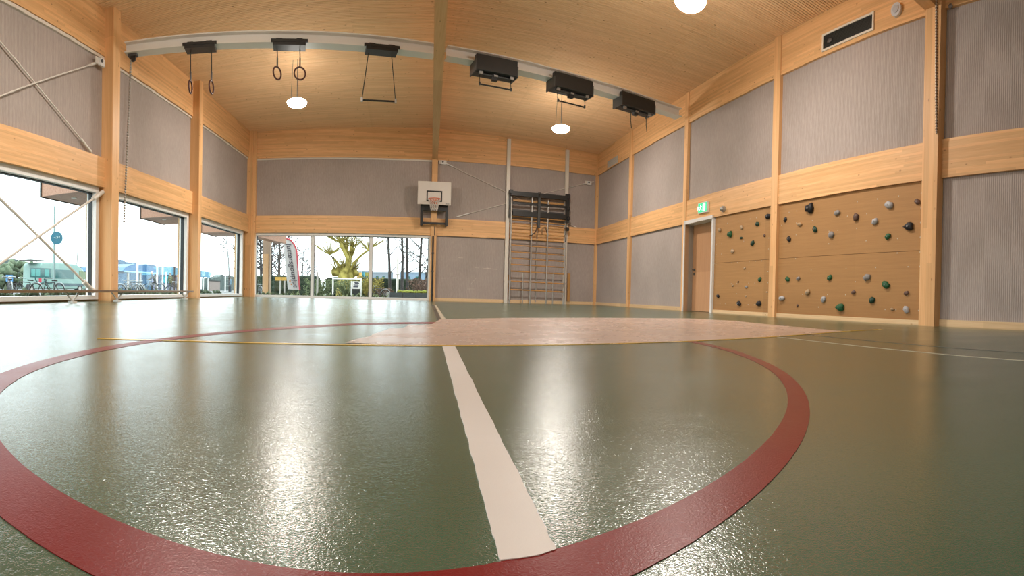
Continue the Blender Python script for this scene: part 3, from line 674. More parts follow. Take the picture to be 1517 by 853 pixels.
e = empty('smoke_detector', p, 'round white detector disc beside the long black vent', 'detector'); part('disc', MB().disc(p - hr * .012, hr, .105, .05, 24), mat('white plastic', (.62, .62, .64), .4), e); part('inner_disc', MB().disc(p + hr * .038, hr, .06, .015, 20), mat('grey plastic', (.5, .5, .52), .4), e)
p = hit(1070.5, 309.5, 'R', .12)
e = empty('wall_sensor', p, 'small round grey sensor on the beam right of the exit sign', 'sensor'); part('base', MB().disc(p - hr * .045, hr, .07, .05, 16), m_grey, e); part('dome', MB().blob(p + hr * .02, .055, 1, .0, 2), m_grey, e)
m_green = mat('green lit sign', (.0, .20, .08), .4, emit=(.02, .42, .18), es=.9); m_signw = mat('white lit sign', (.8, .95, .85), .4, emit=(.75, 1., .85), es=.8)
s1_, z0_ = S(1032.5, 314.5, 'R', .17); s0_, z1_ = S(1045, 303.5, 'R', .17)
z0_, z1_ = 2.33, 2.54
e = empty('exit_sign', wp('R', (s0_ + s1_) / 2, z0_, .1), 'small green emergency exit sign with a white running figure above the door', 'sign')
part('housing', MB().wbox('R', s0_ - .02, s1_ + .02, z0_ - .02, z1_ + .02, .076, .13), m_white, e); part('sign_face', MB().wbox('R', s0_, s1_, z0_, z1_, .13, .135), m_green, e)
mid = (s0_ + s1_) / 2
sg = MB().wbox('R', mid - .14, mid - .02, z0_ + .025, z1_ - .025, .135, .138)
part('door_symbol', sg, m_signw, e)
def sp_(a, b): return wp('R', mid + a, (z0_ + z1_) / 2 + b, .138)
fg = MB().disc(sp_(.075, .06), hr, .018, .004, 10).bar(sp_(.07, .04), sp_(.085, -.015), .028, .006, hr).bar(sp_(.085, -.01), sp_(.05, -.04), .018, .006, hr).bar(sp_(.05, -.04), sp_(.05, -.075), .016, .006, hr).bar(sp_(.085, -.01), sp_(.125, -.04), .018, .006, hr).bar(sp_(.125, -.04), sp_(.15, -.07), .016, .006, hr).bar(sp_(.07, .035), sp_(.025, .02), .014, .006, hr).bar(sp_(.08, .035), sp_(.12, .01), .014, .006, hr)
part('running_figure', fg, m_signw, e)
part('arrow', MB().prism([wp('R', mid + .20 + a, (z0_ + z1_) / 2 + b, .135) for a, b in ((-.03, 0), (.02, .05), (.02, -.05))], np.array(hr) * .004), m_signw, e)
p = hit(1408, 9, 'R', .1); o = part('beam_bolt', MB().disc(p - hr * .02, hr, .035, .03, 10), m_bolt); tag(o, 'bolt head on the top beam right of the big post', 'bolt')
# scuffs torn into the lower back panel
sc = MB()
for (a_, b_, t) in (((716, 397.4), (727, 397.6), .012), ((721, 397), (724, 397.8), .03), ((703, 396.5), (710, 397), .008), ((727, 398), (737, 399.5), .008), ((679, 381.5), (686, 382), .012), ((654, 412), (676, 411), .006), ((692, 428), (703, 428), .008), ((698, 420), (705, 412), .006)):
    sc.bar(hit(*a_, 'B', .0215), hit(*b_, 'B', .0215), t, .004, hb)
struct('scuff_marks', sc, mat('pale torn fibre', (.62, .56, .50), .9), wall_back)['kind'] = 'stuff'
# ================================================================== CLIMBING WALL
def cboard(s0, s1, label):
    e = empty('climbing_board', wp('R', (s0 + s1) / 2, .075, .02), label, 'climbing wall', 'boards of the climbing wall')
    zc = 1.12
    part('panel', MB().wbox('R', s0 + .004, s1 - .004, .075, zc - .003, -.02, .03), m_ply, e); part('panel', MB().wbox('R', s0 + .004, s1 - .004, zc + .003, Z3 - .002, -.02, .03), m_ply, e)
    rnd = random.Random(int(s0 * 10)); nu = MB()
    ns = int((s1 - s0) / .22)
    for i in range(ns):
        for k in range(9):
            if rnd.random() < .35: nu.disc(wp('R', s0 + .12 + i * (s1 - s0 - .2) / max(ns - 1, 1), .22 + k * .22, .03), hr, .011, .002, 6)
    part('bolt_holes', nu, mat('threaded insert', (.52, .46, .36), .5), e)['kind'] = 'stuff'
    for z in np.linspace(.2, 2.05, 9): part('screw', MB().disc(wp('R', s0 + .03, z, .03), hr, .014, .004, 6), m_whitewarm, e)
    return e
cboard(p4[1], p3[0], 'larger tan climbing board between the two right posts'); cboard(p3[1], ds0 - .07, 'smaller tan climbing board beside the door')
mh = {k: mat('climbing hold ' + k, c, .55) for k, c in dict(green=(.008, .095, .03), darkgreen=(.008, .045, .025), black=(.008, .007, .010), grey=(.27, .25, .24), lightgrey=(.42, .41, .42), tan=(.40, .27, .15), paletan=(.50, .36, .23), brown=(.13, .07, .05)).items()}
HOLDS = [(1065.9,340.6,.075,'tan','tan climbing hold in the upper corner of the small board by the door'),(1081.3,347,.10,'green','bright green climbing hold, largest on the small board'),(1098.2,336.3,.06,'paletan','pale tan hold near the top of the small board, left of a dark green one'),(1097.6,352.4,.05,'darkgreen','small dark green hold right of the bright green one on the small board'),(1121.5,331.5,.07,'darkgreen','dark green hold near the top edge of the small board'),(1114.5,360.2,.075,'darkgreen','dark green hold below the upper group on the small board'),(1132,348.8,.045,'brown','small dark brown hold beside the post, upper small board'),(1137.5,320.5,.085,'black','black hold at the top of the small board against the post'),(1085,371.8,.07,'paletan','pale elongated hold alone at mid height of the small board'),(1102.4,397.4,.04,'paletan','pale small hold in the bare middle of the small board'),(1125.2,413.4,.065,'green','green hold in the lower half of the small board'),(1092.9,417.3,.03,'brown','tiny dark brown hold in the lower half of the small board'),(1085,423,.045,'tan','small tan hold in the lower left part of the small board'),(1105.2,424.9,.05,'grey','greyish hold in the lower middle of the small board'),(1063.3,438.7,.06,'black','small black hold low beside the door frame'),(1094.8,449.4,.085,'black','black hold low on the small board, the one closer to the door'),(1123.8,449.4,.085,'black','black hold low on the small board, the one closer to the post'),(1104,439,.03,'paletan','tiny pale hold between the two low black holds'),(1135.5,432.8,.03,'paletan','tiny pale hold beside the post, lower small board'),
(1162.9,325.4,.06,'black','small black hold at the top of the large board beside the post'),(1199.7,308.5,.13,'black','largest black hold at the top of the large board'),(1184.3,332.1,.065,'tan','tan hold below and left of the largest black one'),(1207,339.4,.075,'darkgreen','dark green hold below the largest black one'),(1168.5,354,.07,'black','black hold beside the post under the upper group of the large board'),(1231.2,347.6,.09,'grey','round grey hold in the upper middle of the large board'),(1240,315.2,.075,'grey','grey round hold close to the beam, right of the largest black one'),(1267.8,321.7,.085,'brown','brown hold in the upper middle of the large board'),(1295.9,327.9,.08,'lightgrey','pale grey elongated hold right of the brown one'),(1317,303.4,.095,'lightgrey','pale grey hold highest on the large board, towards the big post'),(1315,350.1,.07,'green','green hold in the upper right part of the large board'),(1346.5,335.2,.11,'black','large black hold beside the big right post'),(1358.6,298.4,.065,'brown','small dark brown hold in the top corner against the big post'),(1166.3,413.1,.07,'green','green hold in the lower half of the large board, closest to the post'),(1182,412.3,.06,'grey','grey hold right of the green one by the post, lower half'),(1228.7,411.1,.07,'green','green hold in the centre of the lower half of the large board'),(1196,433,.075,'tan','tan ring shaped hold low on the large board'),(1158,442,.09,'lightgrey','pale grey elongated hold low on the large board against the post'),(1180.6,452.5,.035,'brown','small brown hold low on the large board near the post'),(1219.4,443.2,.07,'lightgrey','pale grey hold left of the big green one near the floor'),(1244.7,455,.115,'green','big bright green hold lowest in the middle of the large board'),(1263.8,433,.055,'brown','small brown hold above and right of the big green one'),(1284,410.6,.085,'grey','grey hold at mid height right of the green row'),(1291.7,444.6,.08,'darkgreen','darker green hold low on the right half of the large board'),(1312,421.5,.09,'green','green hold at mid height towards the big post'),(1342.3,434.2,.055,'brown','dark brown hold near the big post, lower half'),(1321.2,457.8,.045,'tan','small tan hold near the floor towards the big post'),(1342.3,458.4,.075,'lightgrey','pale grey hold in the bottom corner by the big post')]
td_r = np.array([SR, 1, 0])
for i, (px, py, r, c, lb) in enumerate(HOLDS):
    r *= .78; sd, zz = S(px, py, 'R', .05); rnd = random.Random(i); 
    ctr = wp('R', sd, zz, .03 + r * .28)
    mb = MB(); bm = bmesh.new(); bmesh.ops.create_icosphere(bm, subdivisions=2, radius=1); ph = [rnd.uniform(0, 6) for _ in range(4)]
    big = r > .075
    vs = []
    for v in bm.verts:
        a_, n_, b_ = v.co; an = math.atan2(b_, a_); k = 1 + .16 * math.sin(3 * an + 1.57 if big else 2 * an + ph[0]) + .10 * math.sin(5 * an + ph[1])
        a_ *= k * 1.15; b_ *= k * (.9 if i % 3 else .75); n_ = n_ * (.62 + .12 * math.sin(4 * a_ + ph[2]))
        vs.append(ctr + td_r * a_ * r + UZ * b_ * r + np.array(hr) * max(n_ * r, -r * .3))
    mb.add(vs, [tuple(v.index for v in f.verts) for f in bm.faces], True); bm.free()
    o = part('climbing_hold', mb, mh[c]); tag(o, lb, 'climbing hold', 'climbing holds on the right wall')
    o.location = o.location
    if r > .045:
        q = part('bolt', MB().disc(ctr + np.array(hr) * r * .55, hr, r * .18, r * .12, 8), m_bolt, None); 
        mw = q.location.copy(); q.parent = o; q.location = mw - o.location
# ================================================================== OUTSIDE
GZ = -.06
m_ground = mat('pale concrete paving outside', (.15, .155, .15), .8)
struct('ground', MB().box(-120, 60, -40, 160, GZ - .2, GZ), m_ground)
m_leafy = lambda n, a, b_: foliage(n, a, b_)
def foliage(name, c0, c1, sc=6.):
    m = mat(name, c0, .8, spec=.2); nt = m.node_tree; b = nt.nodes['Principled BSDF']
    n = nd(nt, 'ShaderNodeTexNoise', Scale=sc, Detail=4.); nt.links.new(nd(nt, 'ShaderNodeNewGeometry').outputs['Position'], n.inputs['Vector'])
    nt.links.new(ramp(nt, n.outputs[0], [(.3, c0), (.7, c1)]), b.inputs['Base Color']); return m
m_hedge = foliage('dark hedge', (.006, .016, .010), (.03, .045, .025), 3.)
m_leaf = foliage('pale green leaf', (.05, .08, .03), (.24, .28, .15), 9.)
m_willow = foliage('yellowish willow bark', (.13, .105, .02), (.42, .36, .10), 4.)
m_bark = foliage('grey bark', (.035, .032, .032), (.08, .075, .07), 6.)
m_twig = mat('thin twigs', (.12, .115, .11), .8)
m_moss = foliage('yellow green sedum', (.13, .15, .02), (.28, .30, .05), 12.)
m_redbush = foliage('dry reddish shrub', (.10, .06, .045), (.26, .18, .145), 12.)
m_oak = wood('outdoor timber', 'z', (.56, .33, .17), (.68, .45, .26), lam=3.)
m_soffit = wood('canopy timber', 'y', (.40, .22, .15), (.52, .32, .24), lam=.4)
m_van = mat('pale teal white van paint', (.20, .33, .30), .3); m_vglass = mat('dark van window', (.02, .10, .10), .1)
m_blue = mat('blue canopy', (.008, .10, .24), .5); m_bluewall = mat('blue grey shelter wall', (.09, .15, .21), .6)
m_tyre = mat('black rubber', (.015, .016, .016), .8); m_bikeg = mat('silver bike metal', (.36, .40, .42), .4, .3)
# --- eaves timber pieces seen in the top of the windows
for i, (pa, pb, lb) in enumerate((((62, 270), (66, 292), 'timber canopy end outside the first left window'), ((209, 309), (212, 324), 'timber canopy end outside the second left window'), ((299, 333), (301, 345), 'timber canopy end outside the third left window'))):
    X = -7.3; t = atx(*pa, X); b_ = atx(*pb, X); ex = [atx(143, 289, -6.6), atx(272, 322, -6.6), atx(349, 345, -6.6)][i]
    y0, z0, z1 = t[1], b_[2], t[2]; xw = wp('L', ex[1], 0, -.32)[0]
    mb = MB().hexa([(X, y0, z0), (xw, y0, z0), (xw, y0 + 1.55, z0), (X, y0 + 1.55, z0), (X, y0, z1 + .1), (xw, y0, z1 + .1), (xw, y0 + 1.55, z1 + .1), (X, y0 + 1.55, z1 + .1)])
    e = empty('canopy_end', (X, y0, z0), lb, 'canopy'); part('soffit', mb, m_soffit, e); part('edge_trim', MB().box(X - .04, X, y0 - .02, y0 + 1.57, z0 - .015, z1 + .11), m_blackfr, e)
    part('spotlight', MB().disc((X + .5, y0 + .5, z0 - .012), (0, 0, 1), .06, .012, 12), m_white, e)
Y = 20.6
pA, pB = aty(383, 352, Y), aty(424, 346, Y); zb = aty(424, 361, Y)[2]
e = empty('canopy_beam', (pA[0], Y, zb), 'thick timber canopy beam outside the first back window', 'canopy')
part('beam', MB().hexa([(pA[0] - .2, D - .25, zb + .16), (pB[0] - .35, Y, zb), (pB[0], Y, zb), (pA[0] + .2, D - .25, zb + .16), (pA[0] - .2, D - .25, zb + .5), (pB[0] - .35, Y, zb + .4), (pB[0], Y, zb + .4), (pA[0] + .2, D - .25, zb + .5)]), m_soffit, e)
p0, p1 = aty(389, 436, Y), aty(397, 436, Y)
zt_ = zb + .3
e = empty('timber_post', (p0[0], Y, GZ), 'square timber post outside the first back window, pale wood front', 'post')
part('shaft', MB().box(p0[0] - .02, p1[0] + .06, Y - .0, Y + .2, GZ, zt_), mat('weathered post timber', (.36, .27, .20), .7), e); part('pale_face', MB().box(p0[0], p1[0], Y - .03, Y, GZ, aty(390, 376, Y)[2]), m_oak, e)
# --- teardrop flag
Y = 22.0
fp = [aty(x, y, Y) for x, y in ((424, 353.5), (428, 354.5), (432, 357.5), (436, 363), (438.5, 369), (439.6, 374), (440.6, 390), (442, 410), (443.6, 429.5), (426.5, 428.5), (423.5, 400), (421, 375), (420.5, 362))]
e = empty('beach_flag', (fp[8][0], Y, GZ), 'white feather flag with red edge and vertical lettering beside the timber post', 'flag')
part('cloth', MB().prism(fp, (0, .02, 0)), mat('white flag cloth', (.55, .56, .58), .8), e)
pole = [p + np.array([.012, -.01, 0]) for p in fp[:9]]; pole.append(np.array([pole[-1][0] + .02, Y, GZ]))
part('pole_sleeve', MB().tube(pole[:9], .035, 6), mat('red flag edge', (.55, .07, .10), .7), e); part('pole', MB().tube(pole[-2:], .02, 6), m_bark, e)
part('stripe', MB().prism([p + np.array([0, -.005, 0]) for p in [aty(x, y, Y) for x, y in ((421, 363), (422.4, 363), (425.2, 400), (428.2, 428), (426.6, 428.2), (423.6, 400))]], (0, .004, 0)), mat('grey flag stripe', (.55, .58, .62), .8), e)
m_ink = mat('dark flag ink', (.06, .07, .10), .8)
tcu = bpy.data.curves.new('lettering', 'FONT'); tcu.body = 'Juttersgoupjut'; tcu.size = .30; tcu.align_x = 'CENTER'; tcu.align_y = 'CENTER'; tcu.shear = .25; tcu.extrude = .003; tcu.offset = .003
tcu.materials.append(m_ink); to_c = bpy.data.objects.new('lettering_curve', tcu); COL.objects.link(to_c)
ta, tb_ = aty(428, 366, Y), aty(437, 419, Y); tm = (ta + tb_) / 2
dx, dz = (tb_ - ta)[0], (tb_ - ta)[2]; ang = math.atan2(dz, dx)
tcu.size = .31; bpy.context.view_layer.update()
lm = bpy.data.meshes.new_from_object(to_c.evaluated_get(bpy.context.evaluated_depsgraph_get())); bpy.data.objects.remove(to_c)
to = bpy.data.objects.new('lettering', lm); COL.objects.link(to); to.parent = e
if not lm.materials: lm.materials.append(m_ink)
to.location = Vector((tm[0], Y - .02, tm[2])) - e.location; to.rotation_euler = (math.pi / 2, -ang, 0)
m_om = mat('orange flag mark', (.55, .22, .04), .8)
for q_, r_ in (((429.5, 416), .035), ((431.5, 421), .03)): part('emblem', MB().disc(aty(*q_, Y) + np.array([0, -.01, 0]), (0, 1, 0), r_, .008, 8), m_om, e)
# --- hedges and far buildings behind the back windows
def hedge(name, x0, x1, y, dep, h, m, label, seed):
    rnd = random.Random(seed); mb = MB(); nx = max(2, int((x1 - x0) / .22)); nz = 7; g = []
    for i in range(nx + 1):
        for k in range(nz + 1): g.append((x0 + (x1 - x0) * i / nx + rnd.uniform(-.05, .05), y + rnd.uniform(-.12, .12), GZ + (h - GZ) * k / nz + (rnd.uniform(-.06, .06) if k else 0)))
    fs = [(i * (nz + 1) + k, (i + 1) * (nz + 1) + k, (i + 1) * (nz + 1) + k + 1, i * (nz + 1) + k + 1) for i in range(nx) for k in range(nz)]
    b0_ = len(g)
    for i in range(nx + 1): g.append((x0 + (x1 - x0) * i / nx, y + dep, h + rnd.uniform(-.06, .06))); g.append((x0 + (x1 - x0) * i / nx, y + dep, GZ))
    for i in range(nx): fs += [(i * (nz + 1) + nz, (i + 1) * (nz + 1) + nz, b0_ + 2 * i + 2, b0_ + 2 * i), (b0_ + 2 * i, b0_ + 2 * i + 2, b0_ + 2 * i + 3, b0_ + 2 * i + 1)]
    fs += [tuple(k for k in range(nz + 1)) + (b0_, b0_ + 1), tuple(nx * (nz + 1) + k for k in range(nz + 1)) + (b0_ + 2 * nx, b0_ + 2 * nx + 1)]
    mb.add(g, fs); o = part(name, mb, m); o.modifiers.new('s', 'SUBSURF').levels = 1; tag(o, label, 'hedge'); return o
hz = aty(600, 412, 30)[2]
hedge('hedge', -9.5, -4.85, 30, .8, hz + .05, m_hedge, 'dark clipped hedge behind the feather flag', 1)
hedge('hedge', -4.6, 2.6, 30.2, .8, hz, m_hedge, 'dark clipped hedge behind the pollard willow and goal', 2)
hedge('hedge', 2.7, 4.5, 31, .8, hz * .9, m_hedge, 'dark hedge at the far right of the back windows', 3)
def boxthing(name, px0, px1, py0, Y, m, label, cat, dep=3., base=None):
    a_, b_ = aty(px0, py0, Y), aty(px1, py0, Y); z = a_[2]
    e = empty(name, ((a_[0] + b_[0]) / 2, Y, GZ), label, cat); part('walls', MB().box(a_[0], b_[0], Y, Y + dep, base if base is not None else GZ, z * .93), m, e)
    part('roof', MB().box(a_[0] - .02, b_[0] + .02, Y - .05, Y + dep + .05, z * .93, z), mat(name + ' roof', (.30, .33, .36), .7), e)
    for i in range(3):
        xx = a_[0] + (b_[0] - a_[0]) * (.2 + .3 * i); part('window', MB().box(xx, xx + (b_[0] - a_[0]) * .12, Y - .05, Y, z * .55, z * .8), m_vglass, e)
    return e
m_bgrey = mat('far grey wall', (.20, .24, .28), .8)
boxthing('building', 551, 582, 402, 55, m_bgrey, 'low grey building far behind the third back window, left half', 'building')
boxthing('building', 592, 640, 402, 60, mat('far blue grey wall', (.18, .25, .33), .8), 'long blue grey building far behind the slender trees', 'building')
boxthing('shipping_container', 529, 535, 401, 48, mat('orange container', (.60, .33, .06), .6), 'orange container right of the willow', 'container', 1.)
boxthing('shipping_container', 535.5, 539.5, 400, 49, mat('teal container', (.05, .25, .32), .6), 'teal container between the orange and the mustard one', 'container')
boxthing('shipping_container', 540, 548, 401, 50, mat('mustard container', (.36, .30, .06), .6), 'mustard coloured container next to the window mullion', 'container')
# yellow signboard on posts
Y = 28; a_, b_ = aty(408, 410, Y), aty(424.5, 415.5, Y)
e = empty('sign_board', (a_[0], Y, GZ), 'yellow sign board on two grey posts in front of the hedge', 'sign')
for u0, u1 in ((0, .57), (.6, 1)): part('board', MB().box(a_[0] + (b_[0] - a_[0]) * u0, a_[0] + (b_[0] - a_[0]) * u1, Y - .04, Y, b_[2], a_[2]), mat('yellow sign', (.40, .23, .03), .6), e)
for px in (415.5, 421.5): x = aty(px, 415, Y)[0]; part('leg', MB().tube([(x, Y + .02, GZ), (x, Y + .02, b_[2] + .02)], .05, 6), m_grey, e)
# goal frame with notice board
Y = 25; a_, b_ = aty(493.5, 412.5, Y), aty(535, 413.5, Y); zt_ = a_[2]
e = empty('football_goal', ((a_[0] + b_[0]) / 2, Y, GZ), 'white goal frame standing in front of the pollard willow', 'goal')
for x in (a_[0], b_[0]): part('upright', MB().tube([(x, Y, GZ), (x, Y, zt_)], .034, 8), m_white, e)
part('crossbar', MB().tube([(a_[0] - .04, Y, zt_), (b_[0] + .04, Y, zt_)], .034, 8), m_white, e)
x = aty(520.5, 420, Y)[0]; part('inner_post', MB().tube([(x, Y + .05, GZ), (x, Y + .05, aty(520, 416, Y)[2])], .03, 6), m_white, e)
c0, c1 = aty(522.5, 416.5, 24.9), aty(533, 428, 24.9)
e = empty('notice_board', ((c0[0] + c1[0]) / 2, 24.9, GZ), 'white notice board with dark lines hanging in the goal frame', 'sign')
part('board', MB().box(c0[0], c1[0], 24.86, 24.92, c1[2], c0[2]), m_white, e); part('base', MB().box(c0[0], c1[0], 24.86, 24.93, GZ, c1[2]), m_blackfr, e)
ln = MB()
for i, (u0, u1, v, t) in enumerate(((.2, .75, .80, .03), (.3, .9, .68, .05), (.15, .8, .52, .02), (.15, .85, .44, .02), (.1, .8, .2, .06))):
    zz = c1[2] + (c0[2] - c1[2]) * v; ln.box(c0[0] + (c1[0] - c0[0]) * u0, c0[0] + (c1[0] - c0[0]) * u1, 24.855, 24.86, zz, zz + t)
part('print', ln, m_ink, e)
# planter, flagpole, shrubs
Y = 21.5; a_, b_ = aty(577, 433, Y), aty(636, 432, Y); zp = a_[2]
e = empty('planter', ((a_[0] + b_[0]) / 2, Y, GZ), 'long grey planter box outside the third back window, filled with yellow green plants', 'planter')
n = 3
for i in range(n): part('panel', MB().box(a_[0] + (b_[0] - a_[0]) * i / n + .01, a_[0] + (b_[0] - a_[0]) * (i + 1) / n - .01, Y, Y + .05, GZ, zp), mat('blue grey planter', (.08, .10, .12), .6), e)
part('end_panel', MB().box(a_[0] - .12, a_[0] + .008, Y - .05, Y + .8, GZ, zp), mat('pale concrete', (.48, .50, .52), .7), e); part('soil', MB().box(a_[0], b_[0], Y + .06, Y + .8, GZ, zp - .02), m_bark, e)
mo = MB(); rnd = random.Random(5)
for i in range(70):
    u = rnd.random(); mo.blob((a_[0] + .35 + (b_[0] - a_[0] - .4) * u, Y + .1 + .6 * rnd.random(), zp + .02), rnd.uniform(.05, .09), i, .3, 1)
tag(part('sedum_plants', mo, m_moss), 'yellow green cushion of plants growing in the long planter', 'plants', kind='stuff')
p = aty(588.5, 432, 23.5); pt = aty(588, 352, 23.5)
e = empty('flagpole', (p[0], 23.5, GZ), 'slender white pole in front of the slender trees', 'pole'); part('shaft', MB().tube([(p[0], 23.5, GZ), (p[0] - .02, 23.5, 3.6)], [.06, .03], 8), m_white, e)
zc = aty(588, 406, 23.5)[2]; part('cleat', MB().tube([(p[0] - .1, 23.45, zc), (p[0] + .1, 23.45, zc)], .03, 6), m_white, e)
p = aty(470, 430, 26); e = empty('lamp_post', (p[0], 26, GZ), 'thin grey post beside the left mullion of the middle back window', 'post'); part('shaft', MB().tube([(p[0], 26, GZ), (p[0], 26, aty(470, 404, 26)[2])], .05, 6), m_grey, e); part('cap', MB().disc((p[0], 26, aty(470, 404, 26)[2]), (0, 0, 1), .07, .03, 10), m_grey, e)
def twiggy(name, c, r, h, n, m, label, cat, seed, th=.012):
    rnd = random.Random(seed); e = empty(name, c, label, cat); mb = MB()
    for i in range(n):
        a1 = rnd.uniform(0, 2 * math.pi); rr = r * rnd.random() ** .5; hh = h * rnd.uniform(.6, 1)
        mb.tube([np.array(c) + [0, 0, 0], np.array(c) + [rr * .6 * math.cos(a1), rr * .6 * math.sin(a1), hh * .6], np.array(c) + [rr * math.cos(a1 + .2), rr * math.sin(a1 + .2), hh]], [th, th * .8, th * .4], 4)
    part('twigs', mb, m, e)['kind'] = 'stuff'
    lf = MB()
    for i in range(n * 9):
        a1 = rnd.uniform(0, 2 * math.pi); rr = r * rnd.random() ** .5; q = np.array(c) + [rr * math.cos(a1), rr * math.sin(a1), h * rnd.uniform(.12, 1)]
        d = np.array([rnd.uniform(-1, 1), rnd.uniform(-1, 1), rnd.uniform(-.3, 1)]); d /= np.linalg.norm(d); sd = np.cross(d, [rnd.random(), rnd.random(), .3]); sd /= np.linalg.norm(sd); L_ = rnd.uniform(.06, .13)
        lf.add([q, q + d * L_ * .5 + sd * L_ * .28, q + d * L_, q + d * L_ * .5 - sd * L_ * .28, q + d * L_ * .5 + np.cross(d, sd) * L_ * .08], [(0, 1, 4), (1, 2, 4), (2, 3, 4), (3, 0, 4)])
    part('foliage', lf, m, e)['kind'] = 'stuff'; return e
p = aty(627, 428, 24); twiggy('shrub', (p[0], 24, GZ), .75, .9, 90, m_redbush, 'dry reddish shrub behind the planter by the right window edge', 'shrub', 3)
p = aty(570, 432, 22.6); twiggy('shrub', (p[0], 22.6, GZ), .35, .42, 40, m_redbush, 'small reddish shrub left of the planter', 'shrub', 4)
for k, (px, Yq, lb) in enumerate(((474, 27, 'pale dry shrub left of the goal frame'), (515, 27.3, 'pale dry shrub seen through the goal frame'), (545, 27.6, 'yellowish shrub right of the goal frame'))):
    p = aty(px, 432, Yq); twiggy('shrub', (p[0], Yq, GZ), .9, .85 if k < 2 else 1.0, 80, m_willow if k == 2 else m_leaf, lb, 'shrub', 10 + k, .016)
# leafy plants at the foot of the back windows
def leafy(c, seed, n=13, h=.3):
    rnd = random.Random(seed); e = empty('leafy_plant', c, None, 'plant'); cc = np.array(c)
    for i in range(n):
        a1 = 2 * math.pi * i / n + rnd.uniform(-.3, .3); L_ = h * rnd.uniform(.7, 1.15); up_ = rnd.uniform(.5, .95); d = np.array([math.cos(a1), math.sin(a1), 0]); sd = np.array([-d[1], d[0], 0]); w = .035
        pts = [cc + d * L_ * t * (1 - up_ * .4) + UZ * L_ * (t * up_ * 1.3 - t * t * .35) for t in (0, .35, .7, 1)]
        vs = [pts[0] - sd * .01, pts[0] + sd * .01, pts[1] - sd * w, pts[1] + sd * w, pts[2] - sd * w * .8, pts[2] + sd * w * .8, pts[3], pts[1] + UZ * -.012, pts[2] + UZ * -.012]
        part('leaf', MB().add(vs, [(0, 1, 3, 7), (0, 7, 2), (2, 7, 8, 4), (7, 3, 5, 8), (4, 8, 6), (8, 5, 6)]), m_leaf, e)
    return e
base_pl = leafy((-5.0, D + .3, GZ), 1)
ORD = ['first', 'second', 'third', 'fourth', 'fifth', 'sixth', 'seventh', 'eighth', 'ninth', 'tenth', 'eleventh', 'twelfth']; cnt = {}
sp = []
for px in list(range(384, 462, 9)) + list(range(470, 549, 9)) + list(range(554, 578, 8)): sp.append((px, 20.2 + .5 * random.random()))
for i, (px, Yq) in enumerate(sp):
    o = base_pl if i == 0 else copy_tree(base_pl)
    p = aty(px, 437, Yq); o.location = (p[0], Yq, GZ); o.rotation_euler.z = i * 1.3; s_ = .95 + .35 * random.random(); o.scale = (s_,) * 3
    wn_ = 'first' if px < 464 else 'second' if px < 551 else 'third'; cnt[wn_] = cnt.get(wn_, 0) + 1
    tag(o, 'low pale leaved plant at the foot of the %s back window, %s from the left' % (wn_, ORD[cnt[wn_] - 1]), group='low plants along the back windows')
# --- trees
def tree(name, c, h, r, m, label, seed, cat='tree', lean=(0, 0), branches=10, start=.35, blen=.28, twigs=True, tm=None):
    rnd = random.Random(seed); e = empty(name, c, label, cat); c = np.array(c, float)
    tp = [c + np.array([lean[0] * t * h + .03 * h * math.sin(3 * t + seed) * t, lean[1] * t * h, h * t]) for t in (0, .25, .5, .75, 1)]
    part('trunk', MB().tube(tp, [r, r * .8, r * .6, r * .42, r * .15], 8), m, e)
    br = MB(); tw = MB()
    for i in range(branches):
        t = start + (1 - start) * (i + .5) / branches; k = min(int(t * 4), 3); f = t * 4 - k; b = tp[k] * (1 - f) + tp[k + 1] * f
        an = rnd.uniform(0, 6.28); L_ = h * blen * (1.15 - t * .6); d = np.array([math.cos(an), math.sin(an), rnd.uniform(.3, .9)]); mid = b + d * L_ * .5 + UZ * L_ * .05; end = b + d * L_ + UZ * L_ * .15
        br.tube([b, mid, end], [r * .32 * (1.1 - t * .6), r * .2, r * .06], 5)
        for j in range(6):
            u = rnd.uniform(.25, 1); q = b + (end - b) * u; d2 = d + np.array([rnd.uniform(-1, 1), rnd.uniform(-1, 1), rnd.uniform(-.2, .8)]); l2 = L_ * rnd.uniform(.2, .5)
            q1 = q + d2 * l2 * .5; tw.tube([q, q1, q + d2 * l2 + UZ * l2 * .1], [r * .16, r * .11, r * .07], 4)
            for z in range(2):
                d3 = d2 + np.array([rnd.uniform(-1, 1), rnd.uniform(-1, 1), rnd.uniform(-.3, .6)]); tw.tube([q1, q1 + d3 * l2 * .45], [r * .10, r * .06], 3)
    part('branches', br, m, e)
    if twigs: part('twigs', tw, tm or m_twig, e)['kind'] = 'stuff'
    return e
for i, (pb, Yq, h, lean, lb) in enumerate(((578, 27.5, 7, (-.07, 0), 'slender bare tree leaning left, leftmost in the third back window'), (595.5, 27.0, 7.5, (-.01, 0), 'slender bare tree just right of the white pole'), (603.5, 27.4, 7.2, (.0, 0), 'slender bare tree, second right of the white pole'), (620.5, 28, 7, (.05, 0), 'slender bare tree near the right window edge, upright'), (627, 27.6, 6, (.16, 0), 'bare tree leaning right at the right window edge'))):
    p = aty(pb, 432, Yq); tree('bare_tree', (p[0], Yq, GZ), h, .085, m_bark, lb, i + 20, lean=lean, branches=14, start=.14, blen=.18)
for i, (px, Yq, h, lb) in enumerate(((386, 40, 7, 'bare tree behind the timber post'), (402, 42, 7.5, 'bare tree between the timber post and the flag, nearer the post'), (414, 39, 6.5, 'bare tree just left of the feather flag'), (447, 60, 4.5, 'small pale tree far behind, right of the feather flag'), (455, 62, 3.6, 'smaller pale tree far behind, next to the mullion'))):
    p = aty(px, 432, Yq); tree('bare_tree', (p[0], Yq, GZ), h * (1 if i < 3 else 1), .13 if i < 3 else .12, m_bark, lb, i + 40, branches=34 if i < 3 else 18, start=.10, blen=.34, tm=m_bark if i < 3 else m_twig)
